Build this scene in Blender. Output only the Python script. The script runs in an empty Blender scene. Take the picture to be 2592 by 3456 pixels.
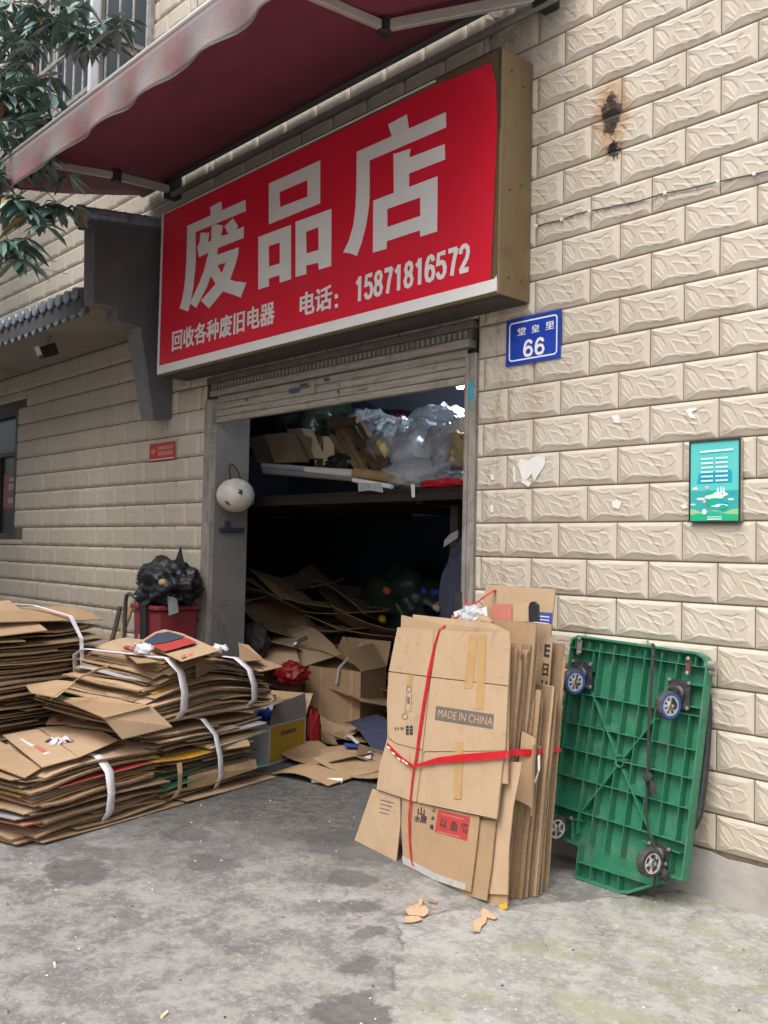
import bpy, bmesh, math, random
import numpy as np
from mathutils import Vector, Matrix, geometry, noise

V = Vector
R = math.radians
rnd = random.Random(7)
scene = bpy.context.scene
col = scene.collection

# ------------------------------------------------------------------ camera
YAW, PITCH, ROLL, FPX = -0.83155, 0.040495, 0.021172, 3200.0      # FPX: focal length in pixels of the 2592 x 3456 photograph
CAM = V((2.54488, -4.06641, 1.54327))
FWD = V((math.sin(YAW) * math.cos(PITCH), math.cos(YAW) * math.cos(PITCH), math.sin(PITCH)))
_r = V((math.cos(YAW), -math.sin(YAW), 0)); _u = _r.cross(FWD)
RGT = _r * math.cos(ROLL) + _u * math.sin(ROLL)
UPV = -_r * math.sin(ROLL) + _u * math.cos(ROLL)
cam_data = bpy.data.cameras.new('camera'); cam = bpy.data.objects.new('camera', cam_data); col.objects.link(cam)
cam.matrix_world = Matrix.Translation(CAM) @ Matrix((RGT, UPV, -FWD)).transposed().to_4x4()
cam_data.sensor_fit = 'VERTICAL'; cam_data.sensor_height = 36.0
cam_data.lens = 36.0 * FPX / 3456.0
cam_data.clip_start = 0.05; cam_data.clip_end = 500
scene.camera = cam

# ------------------------------------------------------------------ light
SUN_EL, SUN_AZ = R(60), R(168)           # azimuth clockwise from +Y
world = bpy.data.worlds.new('World'); scene.world = world; world.use_nodes = True
wn = world.node_tree; sky = wn.nodes.new('ShaderNodeTexSky'); sky.sky_type = 'NISHITA'; sky.sun_disc = False
sky.sun_elevation = SUN_EL; sky.sun_rotation = SUN_AZ; sky.dust_density = 6.0; sky.air_density = 1.0; sky.ozone_density = 0.6
wn.nodes['Background'].inputs['Strength'].default_value = 0.15
hs = wn.nodes.new('ShaderNodeHueSaturation'); hs.inputs['Saturation'].default_value = 0.4        # thin overcast: the blue is mostly washed out
wn.links.new(sky.outputs[0], hs.inputs['Color']); wn.links.new(hs.outputs[0], wn.nodes['Background'].inputs['Color'])
sl = bpy.data.lights.new('sun', 'SUN'); sl.energy = 0.8; sl.angle = R(60); sl.color = (1.0, 0.98, 0.95)
so = bpy.data.objects.new('sun', sl); col.objects.link(so)
sdir = V((math.sin(SUN_AZ) * math.cos(SUN_EL), math.cos(SUN_AZ) * math.cos(SUN_EL), math.sin(SUN_EL)))
so.rotation_euler = sdir.to_track_quat('Z', 'Y').to_euler(); so.location = (4, -8, 12)
scene.view_settings.view_transform = 'Standard'; scene.view_settings.look = 'None'
scene.view_settings.exposure = 0.78; scene.view_settings.gamma = 1.0

# ------------------------------------------------------------------ pixel to point on a real plane (photograph pixels)
def ray(x, y): return FWD + RGT * ((x - 1296) / FPX) - UPV * ((y - 1728) / FPX)
def onY(x, y, Y=0.0):
    v = ray(x, y); return CAM + v * ((Y - CAM.y) / v.y)
def onZ(x, y, Z=0.0):
    v = ray(x, y); return CAM + v * ((Z - CAM.z) / v.z)
def onX(x, y, X):
    v = ray(x, y); return CAM + v * ((X - CAM.x) / v.x)
def onP(x, y, p0, n):
    v = ray(x, y); return CAM + v * ((p0 - CAM).dot(n) / v.dot(n))
def zoom(x0, y0, s): return lambda x, y: (x0 + x / s, y0 + y / s)

# ------------------------------------------------------------------ materials
MATS = {}
def mat(name, c1, c2=None, scale=8.0, rough=0.8, bump=0.0, bscale=60.0, metal=0.0, spec=0.5, trans=0.0, alpha=1.0, ior=1.45, stretch=None, sub=None):
    m = bpy.data.materials.new(name); m.use_nodes = True; nt = m.node_tree; b = nt.nodes['Principled BSDF']
    b.inputs['Roughness'].default_value = rough; b.inputs['Metallic'].default_value = metal
    b.inputs['Specular IOR Level'].default_value = spec; b.inputs['IOR'].default_value = ior
    b.inputs['Transmission Weight'].default_value = trans; b.inputs['Alpha'].default_value = alpha
    tc = nt.nodes.new('ShaderNodeTexCoord'); src = tc.outputs['Object']
    if stretch:
        mp = nt.nodes.new('ShaderNodeMapping'); mp.inputs['Scale'].default_value = stretch
        nt.links.new(src, mp.inputs['Vector']); src = mp.outputs['Vector']
    if c2 is None: c2 = tuple(x * 0.85 for x in c1)
    n = nt.nodes.new('ShaderNodeTexNoise'); n.inputs['Scale'].default_value = scale; n.inputs['Detail'].default_value = 6; n.inputs['Roughness'].default_value = 0.65
    nt.links.new(src, n.inputs['Vector'])
    r = nt.nodes.new('ShaderNodeValToRGB'); r.color_ramp.elements[0].position = 0.35; r.color_ramp.elements[1].position = 0.65
    r.color_ramp.elements[0].color = (*c1, 1); r.color_ramp.elements[1].color = (*c2, 1)
    nt.links.new(n.outputs['Fac'], r.inputs['Fac']); nt.links.new(r.outputs['Color'], b.inputs['Base Color'])
    if bump:
        n2 = nt.nodes.new('ShaderNodeTexNoise'); n2.inputs['Scale'].default_value = bscale; n2.inputs['Detail'].default_value = 5
        nt.links.new(src, n2.inputs['Vector'])
        bp = nt.nodes.new('ShaderNodeBump'); bp.inputs['Strength'].default_value = bump; bp.inputs['Distance'].default_value = 0.01
        nt.links.new(n2.outputs['Fac'], bp.inputs['Height']); nt.links.new(bp.outputs['Normal'], b.inputs['Normal'])
    MATS[name] = m; return m
def emat(name, c, s):
    m = bpy.data.materials.new(name); m.use_nodes = True; b = m.node_tree.nodes['Principled BSDF']
    b.inputs['Emission Color'].default_value = (*c, 1); b.inputs['Emission Strength'].default_value = s; b.inputs['Base Color'].default_value = (*c, 1)
    MATS[name] = m; return m

class NT:                                           # small node-tree helper for the two big surfaces
    def __init__(s, name):
        s.m = bpy.data.materials.new(name); s.m.use_nodes = True; s.t = s.m.node_tree; s.b = s.t.nodes['Principled BSDF']
        s.tc = s.t.nodes.new('ShaderNodeTexCoord').outputs['Object']; MATS[name] = s.m
    def node(s, k, **kw):
        n = s.t.nodes.new(k)
        for a, v in kw.items(): setattr(n, a, v)
        return n
    def put(s, sock, v):
        if isinstance(v, (int, float)): sock.default_value = v
        elif isinstance(v, tuple): sock.default_value = (*v, 1) if len(v) == 3 and sock.type == 'RGBA' else v
        else: s.t.links.new(v, sock)
    def noise(s, scale, detail=5, rough=0.6, vec=None, dist=0.0):
        n = s.node('ShaderNodeTexNoise'); n.inputs['Scale'].default_value = scale; n.inputs['Detail'].default_value = detail
        n.inputs['Roughness'].default_value = rough; n.inputs['Distortion'].default_value = dist
        s.put(n.inputs['Vector'], vec if vec is not None else s.tc); return n.outputs['Fac']
    def ramp(s, fac, p0, p1, smooth=True):
        n = s.node('ShaderNodeMapRange', interpolation_type='SMOOTHSTEP' if smooth else 'LINEAR'); s.put(n.inputs[0], fac)
        n.inputs[1].default_value = p0; n.inputs[2].default_value = p1; n.inputs[3].default_value = 0; n.inputs[4].default_value = 1
        return n.outputs[0]
    def math(s, op, a, b=0.0, c=None):
        n = s.node('ShaderNodeMath', operation=op); s.put(n.inputs[0], a); s.put(n.inputs[1], b)
        if c is not None: s.put(n.inputs[2], c)
        return n.outputs[0]
    def mix(s, fac, a, b):
        n = s.node('ShaderNodeMix', data_type='RGBA'); s.put(n.inputs[0], fac); s.put(n.inputs[6], a); s.put(n.inputs[7], b); return n.outputs[2]
    def map(s, loc=(0, 0, 0), scale=(1, 1, 1), rot=(0, 0, 0)):
        n = s.node('ShaderNodeMapping'); n.inputs['Location'].default_value = loc; n.inputs['Scale'].default_value = scale; n.inputs['Rotation'].default_value = rot
        s.t.links.new(s.tc, n.inputs['Vector']); return n.outputs[0]
    def xyz(s):
        n = s.node('ShaderNodeSeparateXYZ'); s.t.links.new(s.tc, n.inputs[0]); return n.outputs
    def dist(s, p, sc=(1, 1, 1)):
        mp = s.node('ShaderNodeVectorMath', operation='SUBTRACT'); s.t.links.new(s.tc, mp.inputs[0]); mp.inputs[1].default_value = p
        m2 = s.node('ShaderNodeVectorMath', operation='MULTIPLY'); s.t.links.new(mp.outputs[0], m2.inputs[0]); m2.inputs[1].default_value = sc
        ln = s.node('ShaderNodeVectorMath', operation='LENGTH'); s.t.links.new(m2.outputs[0], ln.inputs[0]); return ln.outputs['Value']
    def bump(s, h, strength, distance, prev=None):
        n = s.node('ShaderNodeBump'); n.inputs['Strength'].default_value = strength; n.inputs['Distance'].default_value = distance
        s.put(n.inputs['Height'], h)
        if prev is not None: s.t.links.new(prev, n.inputs['Normal'])
        return n.outputs[0]

# ------------------------------------------------------------------ mesh helpers
class MB:
    def __init__(s): s.v = []; s.f = []; s.m = []
    def add(s, vs, fs, m=0):
        o = len(s.v); s.v.extend([tuple(p) for p in vs])
        for i, f in enumerate(fs):
            s.f.append(tuple(o + k for k in f)); s.m.append(m[i] if isinstance(m, (list, tuple)) else m)
        return s
    def box(s, c, size, rot=None, m=0):
        hx, hy, hz = size[0] / 2, size[1] / 2, size[2] / 2
        vs = [V((x, y, z)) for z in (-hz, hz) for y in (-hy, hy) for x in (-hx, hx)]
        if rot is not None: vs = [rot @ p for p in vs]
        vs = [p + V(c) for p in vs]
        return s.add(vs, [(0, 2, 3, 1), (4, 5, 7, 6), (0, 1, 5, 4), (1, 3, 7, 5), (3, 2, 6, 7), (2, 0, 4, 6)], m)
    def ab(s, a, b, m=0):
        a, b = V(a), V(b); return s.box((a + b) / 2, [abs(x) for x in (b - a)], None, m)
    def poly(s, pts, t, m=0, ms=None):               # polygon extruded by the vector t
        pts = [V(p) for p in pts]; t = V(t); n = len(pts); ms = m if ms is None else ms
        nrm = V((0, 0, 0))
        for i in range(n): nrm += (pts[i] - pts[0]).cross(pts[(i + 1) % n] - pts[0])
        if nrm.dot(t) > 0: pts = pts[::-1]
        vs = pts + [p + t for p in pts]
        tris = geometry.tessellate_polygon([pts])
        def orient(tr):
            a, b, c = (pts[i] for i in tr); return tr if (b - a).cross(c - a).dot(t) < 0 else tr[::-1]
        tris = [orient(tuple(tr)) for tr in tris]
        fs = list(tris) + [tuple(n + i for i in tr[::-1]) for tr in tris] + [(i, i + n, (i + 1) % n + n, (i + 1) % n) for i in range(n)]
        return s.add(vs, fs, [m] * (2 * len(tris)) + [ms] * n)
    def flat(s, loops, m=0, facing=None):            # flat polygon with holes
        loops = [[V(p) for p in l] for l in loops]; vs = [p for l in loops for p in l]
        fs = [tuple(t) for t in geometry.tessellate_polygon(loops)]
        if facing is not None:
            fs = [f if (vs[f[1]] - vs[f[0]]).cross(vs[f[2]] - vs[f[0]]).dot(V(facing)) > 0 else f[::-1] for f in fs]
        return s.add(vs, fs, m)
    def slab(s, fn, nx, ny, t, m=0, ms=None, mb=None):   # curved sheet: fn(u,v) and thickness vector t
        t = V(t); ms = m if ms is None else ms; mb = m if mb is None else mb
        top = [V(fn(i / nx, j / ny)) for j in range(ny + 1) for i in range(nx + 1)]
        vs = top + [p + t for p in top]; N = len(top); w = nx + 1; fs = []; mm = []
        nrm = (top[1] - top[0]).cross(top[w] - top[0]); flip = nrm.dot(t) > 0
        for j in range(ny):
            for i in range(nx):
                a = j * w + i; q = (a, a + 1, a + w + 1, a + w); q2 = tuple(N + k for k in q[::-1])
                if flip: q, q2 = q[::-1], q2[::-1]
                fs += [q, q2]; mm += [m, mb]
        bd = [i for i in range(w)] + [j * w + nx for j in range(1, ny + 1)] + [ny * w + i for i in range(nx - 1, -1, -1)] + [j * w for j in range(ny - 1, 0, -1)]
        for k in range(len(bd)):
            a, b = bd[k], bd[(k + 1) % len(bd)]; q = (a, a + N, b + N, b)
            fs.append(q if not flip else q[::-1]); mm.append(ms)
        return s.add(vs, fs, mm)
    def tube(s, pts, r, n=8, m=0):
        pts = [V(p) for p in pts]; k = len(pts); rs = r if isinstance(r, (list, tuple)) else [r] * k; vs = []; up = None
        for i, p in enumerate(pts):
            d = (pts[min(i + 1, k - 1)] - pts[max(i - 1, 0)]).normalized()
            if up is None or abs(up.dot(d)) > 0.98: up = V((0, 0, 1)) if abs(d.z) < 0.9 else V((1, 0, 0))
            a = d.cross(up).normalized(); b = a.cross(d).normalized(); up = b
            for j in range(n):
                an = 2 * math.pi * j / n; vs.append(p + (a * math.cos(an) + b * math.sin(an)) * rs[i])
        fs = [(i * n + j, i * n + (j + 1) % n, (i + 1) * n + (j + 1) % n, (i + 1) * n + j) for i in range(k - 1) for j in range(n)]
        fs += [tuple(range(n))[::-1], tuple((k - 1) * n + j for j in range(n))]
        return s.add(vs, fs, m)
    def lathe(s, prof, org, axis, n=24, m=0):        # prof: (radius, height along axis), open or closed at the ends
        axis = V(axis).normalized(); a = axis.orthogonal().normalized(); b = axis.cross(a); org = V(org); vs = []
        for r, h in prof:
            for j in range(n):
                an = 2 * math.pi * j / n; vs.append(org + axis * h + (a * math.cos(an) + b * math.sin(an)) * r)
        k = len(prof); fs = []; mm = []
        for i in range(k - 1):
            for j in range(n):
                fs.append((i * n + j, i * n + (j + 1) % n, (i + 1) * n + (j + 1) % n, (i + 1) * n + j)); mm.append(m[i] if isinstance(m, (list, tuple)) else m)
        return s.add(vs, fs, mm)
    def ribbon(s, pts, widths, sides, t=0.0012, m=0):    # flat strip: path, widths, side vectors
        k = len(pts); ws = widths if isinstance(widths, (list, tuple)) else [widths] * k
        sd = sides if isinstance(sides, (list, tuple)) and not isinstance(sides[0], (int, float)) else [sides] * k
        vs = []; fs = []
        for i in range(k):
            p = V(pts[i]); w = V(sd[i]).normalized() * ws[i] / 2; vs += [p - w, p, p + w]
        for i in range(k - 1):
            for j in range(2): a = i * 3 + j; fs.append((a, a + 1, a + 4, a + 3))
        return s.add(vs, fs, m)
    def build(s, name, mats, parent=None, smooth=False, bevel=0.0, sub=0, solid=0.0, doubles=False, fixn=False):
        me = bpy.data.meshes.new(name); me.from_pydata(s.v, [], s.f); me.validate()
        if not isinstance(mats, (list, tuple)): mats = [mats]
        for m in mats: me.materials.append(MATS[m] if isinstance(m, str) else m)
        if len(me.polygons) == len(s.m): me.polygons.foreach_set('material_index', s.m)
        if doubles or fixn:
            bm = bmesh.new(); bm.from_mesh(me)
            if doubles: bmesh.ops.remove_doubles(bm, verts=bm.verts, dist=1e-5)
            if fixn: bmesh.ops.recalc_face_normals(bm, faces=bm.faces)
            bm.to_mesh(me); bm.free()
        if smooth: me.polygons.foreach_set('use_smooth', [True] * len(me.polygons))
        o = bpy.data.objects.new(name, me); col.objects.link(o)
        if parent is not None: o.parent = parent; o.matrix_parent_inverse = parent.matrix_world.inverted()
        if solid: md = o.modifiers.new('solid', 'SOLIDIFY'); md.thickness = solid; md.offset = 0
        if bevel: md = o.modifiers.new('bevel', 'BEVEL'); md.width = bevel; md.segments = 2; md.limit_method = 'ANGLE'; md.angle_limit = R(40)
        if sub: md = o.modifiers.new('sub', 'SUBSURF'); md.levels = sub; md.render_levels = sub
        return o
def tag(o, label, cat=None, group=None, kind=None):
    if label: o['label'] = label
    if cat: o['category'] = cat
    if group: o['group'] = group
    if kind: o['kind'] = kind
    return o
def thing(name, label, cat, loc=(0, 0, 0), group=None):
    o = bpy.data.objects.new(name, None); o.empty_display_size = 0.1; col.objects.link(o); o.location = loc
    o.matrix_world = Matrix.Translation(V(loc)); return tag(o, label, cat, group)
DIGIT = {'1': [[(.16, .74), (.40, .82), (.56, .98)], [(.56, 1.0), (.56, 0)]], '5': [[(.90, .93), (.22, .93), (.15, .50), (.30, .585), (.52, .61), (.76, .55), (.88, .38), (.86, .20), (.70, .08), (.48, .055), (.26, .10), (.12, .26)]],
    '7': [[(.06, .93), (.92, .93)], [(.90, .96), (.62, .5), (.44, 0)]], '2': [[(.12, .70), (.18, .86), (.36, .945), (.60, .945), (.80, .86), (.86, .70), (.76, .50), (.14, .07)], [(.08, .07), (.93, .07)]],
    '8': [[(.50, .53), (.26, .60), (.17, .74), (.27, .89), (.50, .945), (.73, .89), (.83, .74), (.74, .60), (.50, .53), (.24, .45), (.12, .28), (.23, .11), (.50, .055), (.77, .11), (.88, .28), (.76, .45), (.50, .53)]],
    '6': [[(.84, .74), (.76, .88), (.56, .945), (.34, .90), (.19, .74), (.12, .50), (.12, .28), (.23, .11), (.50, .055), (.77, .11), (.88, .30), (.77, .50), (.52, .57), (.26, .50), (.13, .32)]]}
def digits(mb, body, org, ux, uz, pen, facing, m=0, gap=.12):
    org, ux, uz, facing = V(org), V(ux), V(uz), V(facing).normalized(); n = len(body); adv = ux / n; lift = 0
    for i, ch in enumerate(body):
        for pl in DIGIT[ch]:
            P = [org + adv * (i + gap / 2 + x * (1 - gap)) + uz * y for x, y in pl]; k = len(P); L, Rr = [], []
            for j in range(k):
                d = (P[min(j + 1, k - 1)] - P[max(j - 1, 0)]).normalized(); s = d.cross(facing).normalized() * pen / 2; L.append(P[j] + s); Rr.append(P[j] - s)
            for j in range(k - 1):
                e = facing * lift; lift += 2e-5; q = [L[j] + e, Rr[j] + e, Rr[j + 1] + e, L[j + 1] + e]
                if (q[1] - q[0]).cross(q[2] - q[0]).dot(facing) < 0: q = q[::-1]
                mb.add(q, [(0, 1, 2, 3)], m)
def text_mesh(mb, body, org, ux, uy, m=0, bold=0.0, spacing=1.0, lift=None):
    """flat lettering fitted into the parallelogram org, org+ux, org+uy"""
    cu = bpy.data.curves.new('lettering', 'FONT'); cu.body = body; cu.offset = bold; cu.resolution_u = 4; cu.space_character = spacing
    to = bpy.data.objects.new('lettering', cu); col.objects.link(to)
    bpy.context.view_layer.update()
    me = bpy.data.meshes.new_from_object(to.evaluated_get(bpy.context.evaluated_depsgraph_get()))
    if len(me.vertices):
        xs = [v.co.x for v in me.vertices]; ys = [v.co.y for v in me.vertices]; x0, y0 = min(xs), min(ys); w, h = max(xs) - x0, max(ys) - y0
        ux, uy, org = V(ux), V(uy), V(org)
        mb.add([org + ux * ((v.co.x - x0) / w) + uy * ((v.co.y - y0) / h) for v in me.vertices], [tuple(p.vertices) for p in me.polygons], m)
    bpy.data.objects.remove(to); bpy.data.meshes.remove(me); bpy.data.curves.remove(cu)
def ns(x, y=0.0, z=0.0): return noise.noise(V((x, y, z)))

# ------------------------------------------------------------------ palette
KRAFT = [('kraft_a', (.47, .325, .20), (.42, .285, .172)), ('kraft_b', (.41, .275, .163), (.36, .24, .14)), ('kraft_c', (.52, .37, .238), (.47, .33, .21)),
         ('kraft_d', (.31, .21, .13), (.26, .175, .105)), ('kraft_e', (.44, .29, .17), (.39, .26, .155))]
for k, a, b in KRAFT: mat(k, a, b, scale=5, rough=.85, bump=.12, bscale=16, spec=.25)
KN = [k for k, _, _ in KRAFT]
mat('kraft_edge', (.33, .24, .15), (.15, .105, .065), scale=90, rough=.95, spec=.1)
mat('kraft_edge_light', (.42, .31, .20), (.25, .175, .105), scale=120, rough=.95, spec=.1)
mat('parcel_tape', (.52, .33, .155), (.47, .29, .13), scale=20, rough=.35, spec=.5)
mat('print_black', (.035, .033, .032), (.06, .055, .05), scale=60, rough=.8)
mat('print_grey', (.13, .11, .10), (.18, .15, .125), scale=90, rough=.85)
mat('print_red', (.50, .055, .05), (.42, .05, .045), scale=40, rough=.7)
mat('print_blue', (.04, .07, .32), (.06, .10, .38), scale=40, rough=.6)
mat('print_navy', (.045, .055, .10), (.06, .07, .12), scale=30, rough=.7)
mat('print_yellow', (.72, .42, .025), (.66, .36, .02), scale=30, rough=.6)
mat('print_green', (.03, .22, .12), (.04, .27, .16), scale=30, rough=.6)
mat('print_pink', (.55, .20, .15), (.50, .18, .13), scale=30, rough=.7)
mat('paper_white', (.78, .77, .75), (.70, .69, .66), scale=14, rough=.7, bump=.05)
mat('strap_white', (.78, .77, .80), (.66, .64, .70), scale=30, rough=.5, bump=.25, bscale=40)
mat('strap_grey', (.50, .49, .47), (.40, .39, .37), scale=30, rough=.55)
mat('ribbon_red', (.62, .02, .03), (.50, .012, .022), scale=25, rough=.4, bump=.3, bscale=60)
mat('sign_red', (.76, .02, .048), (.70, .018, .043), scale=2.5, rough=.2, bump=.05, bscale=1.6, spec=.6)
mat('sign_white', (.84, .83, .82), (.80, .79, .78), scale=4, rough=.4)
mat('sign_brass', (.27, .205, .115), (.21, .155, .085), scale=4, rough=.45, metal=.55, stretch=(1, 1, .15))
mat('sign_dark', (.05, .045, .04), (.08, .07, .06), scale=8, rough=.7)
mat('awning_red', (.215, .042, .075), (.18, .034, .064), scale=3, rough=.75, bump=.08, bscale=12)
mat('alu_grey', (.52, .51, .49), (.46, .45, .43), scale=12, rough=.4, metal=.3)
mat('alu_shade', (.34, .33, .32), (.28, .27, .26), scale=12, rough=.5, metal=.3)
mat('black_plastic', (.02, .02, .022), (.032, .032, .034), scale=30, rough=.5)
mat('steel', (.55, .54, .52), (.40, .39, .37), scale=40, rough=.35, metal=.8)
mat('rust', (.16, .07, .035), (.09, .045, .03), scale=40, rough=.9)
mat('shutter', (.36, .33, .285), (.22, .20, .17), scale=7, rough=.6, bump=.06, bscale=20, stretch=(.6, 1, 6))
mat('shutter_dark', (.10, .09, .08), (.16, .145, .125), scale=12, rough=.8)
mat('rail_metal', (.33, .305, .27), (.20, .18, .155), scale=9, rough=.6, bump=.1, bscale=30, stretch=(2, 2, .5))
mat('reveal_grey', (.19, .182, .175), (.15, .143, .136), scale=4, rough=.85, bump=.05, bscale=12)
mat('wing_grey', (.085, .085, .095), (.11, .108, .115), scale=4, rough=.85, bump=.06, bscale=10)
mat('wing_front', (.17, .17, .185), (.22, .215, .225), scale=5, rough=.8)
mat('roof_tile', (.13, .165, .21), (.26, .30, .35), scale=9, rough=.25, spec=.8)
mat('plaster', (.31, .265, .215), (.25, .21, .17), scale=3, rough=.9, bump=.08, bscale=14)
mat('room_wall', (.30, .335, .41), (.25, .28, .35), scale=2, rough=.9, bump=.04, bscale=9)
mat('room_wall_shade', (.04, .055, .08), (.03, .04, .06), scale=2, rough=.95)
mat('batten_wood', (.17, .11, .06), (.12, .075, .04), scale=7, rough=.8, stretch=(2, 2, .5))
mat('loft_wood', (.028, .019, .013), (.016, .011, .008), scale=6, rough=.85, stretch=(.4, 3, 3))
mat('window_glass', (.012, .02, .024), (.02, .03, .034), scale=3, rough=.25, spec=.3)
mat('window_frame', (.035, .03, .032), (.05, .042, .042), scale=9, rough=.6)
mat('cage_bar', (.45, .45, .44), (.27, .25, .24), scale=14, rough=.5, metal=.3)
mat('pipe_white', (.66, .68, .74), (.56, .58, .63), scale=5, rough=.45)
mat('leaf_a', (.17, .255, .225), (.21, .30, .27), scale=3, rough=.22, spec=.55)
mat('leaf_b', (.08, .155, .125), (.12, .205, .17), scale=3, rough=.32, spec=.5)
mat('leaf_dry', (.24, .15, .05), (.30, .21, .08), scale=6, rough=.7)
mat('bark', (.10, .08, .06), (.06, .05, .04), scale=12, rough=.95, bump=.5, bscale=20)
mat('plate_blue', (.015, .05, .36), (.02, .06, .40), scale=6, rough=.35, spec=.5)
mat('bin_red', (.27, .04, .05), (.22, .033, .042), scale=5, rough=.5)
mat('bag_black', (.012, .013, .016), (.03, .032, .036), scale=9, rough=.45, bump=.5, bscale=14, spec=.5)
mat('wood_pale', (.42, .29, .15), (.33, .22, .11), scale=9, rough=.8, stretch=(2, 2, .4))
mat('pipe_grey', (.20, .20, .20), (.13, .12, .12), scale=12, rough=.45, metal=.6)
mat('helmet_white', (.62, .59, .53), (.50, .47, .42), scale=4, rough=.35, spec=.5)
mat('dolly_green', (.034, .205, .112), (.028, .165, .092), scale=5, rough=.42, bump=.04, bscale=30)
mat('tyre', (.03, .03, .032), (.05, .05, .05), scale=20, rough=.7)
mat('wheel_blue', (.02, .07, .30), (.03, .09, .34), scale=20, rough=.45)
mat('wheel_hub', (.55, .54, .50), (.42, .40, .36), scale=30, rough=.45)
mat('caster_black', (.022, .023, .027), (.035, .036, .04), scale=25, rough=.45)
mat('webbing', (.025, .024, .026), (.045, .043, .045), scale=60, rough=.85, bump=.4, bscale=120)
mat('poster_teal', (.10, .52, .50), (.13, .58, .56), scale=2, rough=.3)
mat('poster_low', (.05, .36, .36), (.06, .42, .40), scale=2, rough=.3)
mat('poster_blue', (.02, .33, .50), (.025, .37, .54), scale=2, rough=.3)
mat('poster_green', (.02, .40, .20), (.03, .45, .22), scale=4, rough=.3)
mat('poster_lime', (.33, .60, .25), (.28, .54, .25), scale=6, rough=.3)
mat('poster_text', (.70, .90, .92), (.62, .85, .88), scale=8, rough=.4)
mat('poster_lilac', (.55, .50, .70), (.60, .45, .62), scale=8, rough=.4)
def film(name, tint, base, edge, diff):
    m = bpy.data.materials.new(name); m.use_nodes = True; t = m.node_tree; t.nodes.remove(t.nodes['Principled BSDF']); out = t.nodes['Material Output']
    tr = t.nodes.new('ShaderNodeBsdfTransparent'); tr.inputs[0].default_value = (*tint, 1); gl = t.nodes.new('ShaderNodeBsdfGlossy'); gl.inputs['Roughness'].default_value = .10; gl.inputs[0].default_value = (.95, .96, 1, 1)
    df = t.nodes.new('ShaderNodeBsdfDiffuse'); df.inputs[0].default_value = (.78, .80, .84, 1); lw = t.nodes.new('ShaderNodeLayerWeight'); lw.inputs[0].default_value = .35
    nz = t.nodes.new('ShaderNodeTexNoise'); nz.inputs['Scale'].default_value = 13; nz.inputs['Detail'].default_value = 4; nz.inputs['Distortion'].default_value = 1.2; tc = t.nodes.new('ShaderNodeTexCoord'); t.links.new(tc.outputs['Object'], nz.inputs['Vector'])
    bp = t.nodes.new('ShaderNodeBump'); bp.inputs['Strength'].default_value = 1.0; bp.inputs['Distance'].default_value = .03; t.links.new(nz.outputs['Fac'], bp.inputs['Height'])
    for n_ in (gl, df, lw): t.links.new(bp.outputs[0], n_.inputs['Normal'])
    mr = t.nodes.new('ShaderNodeMapRange'); mr.inputs[3].default_value = base; mr.inputs[4].default_value = edge; t.links.new(lw.outputs['Facing'], mr.inputs[0])
    m1 = t.nodes.new('ShaderNodeMixShader'); t.links.new(mr.outputs[0], m1.inputs[0]); t.links.new(tr.outputs[0], m1.inputs[1]); t.links.new(gl.outputs[0], m1.inputs[2])
    m2 = t.nodes.new('ShaderNodeMixShader'); m2.inputs[0].default_value = diff; t.links.new(m1.outputs[0], m2.inputs[1]); t.links.new(df.outputs[0], m2.inputs[2]); t.links.new(m2.outputs[0], out.inputs[0]); MATS[name] = m
film('clear_film', (.93, .95, .96), .10, .75, .10)
film('milky_film', (.85, .88, .9), .12, .6, .45)
mat('bag_green', (.03, .05, .035), (.05, .075, .05), scale=7, rough=.3, bump=.6, bscale=9)
mat('bag_red', (.28, .012, .016), (.20, .01, .013), scale=6, rough=.4, bump=.5, bscale=12)
mat('box_yellow', (.40, .25, .02), (.36, .22, .02), scale=5, rough=.6)
mat('box_white', (.42, .42, .44), (.36, .36, .38), scale=6, rough=.7)
mat('blue_item', (.03, .07, .42), (.05, .10, .50), scale=12, rough=.4)
mat('orange_item', (.60, .10, .04), (.66, .16, .07), scale=12, rough=.4)
mat('jacket_navy', (.02, .024, .045), (.03, .034, .06), scale=14, rough=.9, bump=.3, bscale=16)
mat('jacket_grey', (.20, .21, .24), (.15, .16, .18), scale=14, rough=.9)
mat('sack', (.04, .05, .055), (.065, .05, .045), scale=5, rough=.8, bump=.4, bscale=8)
mat('butt_paper', (.70, .48, .22), (.78, .74, .66), scale=60, rough=.8)
mat('foil_yellow', (.70, .47, .02), (.60, .38, .02), scale=30, rough=.3)
mat('cable', (.09, .08, .075), (.14, .13, .12), scale=20, rough=.6)
emat('lamp_glow', (.85, .92, 1.0), 9)

def scuff(name, c, amount, p0=.56, p1=.70, scale=11):
    m = MATS[name]; t = m.node_tree; b = t.nodes['Principled BSDF']; lk = b.inputs['Base Color'].links[0]; src = lk.from_socket
    tc = t.nodes.new('ShaderNodeTexCoord'); n = t.nodes.new('ShaderNodeTexNoise'); n.inputs['Scale'].default_value = scale; n.inputs['Detail'].default_value = 8; n.inputs['Roughness'].default_value = .75; n.inputs['Distortion'].default_value = .5
    t.links.new(tc.outputs['Object'], n.inputs['Vector']); r = t.nodes.new('ShaderNodeMapRange'); r.inputs[1].default_value = p0; r.inputs[2].default_value = p1; r.inputs[4].default_value = amount; t.links.new(n.outputs['Fac'], r.inputs[0])
    x = t.nodes.new('ShaderNodeMix'); x.data_type = 'RGBA'; t.links.new(r.outputs[0], x.inputs[0]); t.links.new(src, x.inputs[6]); x.inputs[7].default_value = (*c, 1); t.links.new(x.outputs[2], b.inputs['Base Color'])
for k in KN: scuff(k, (.22, .15, .095), .45); scuff(k, (.60, .47, .34), .35, .60, .72, 27)
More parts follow.
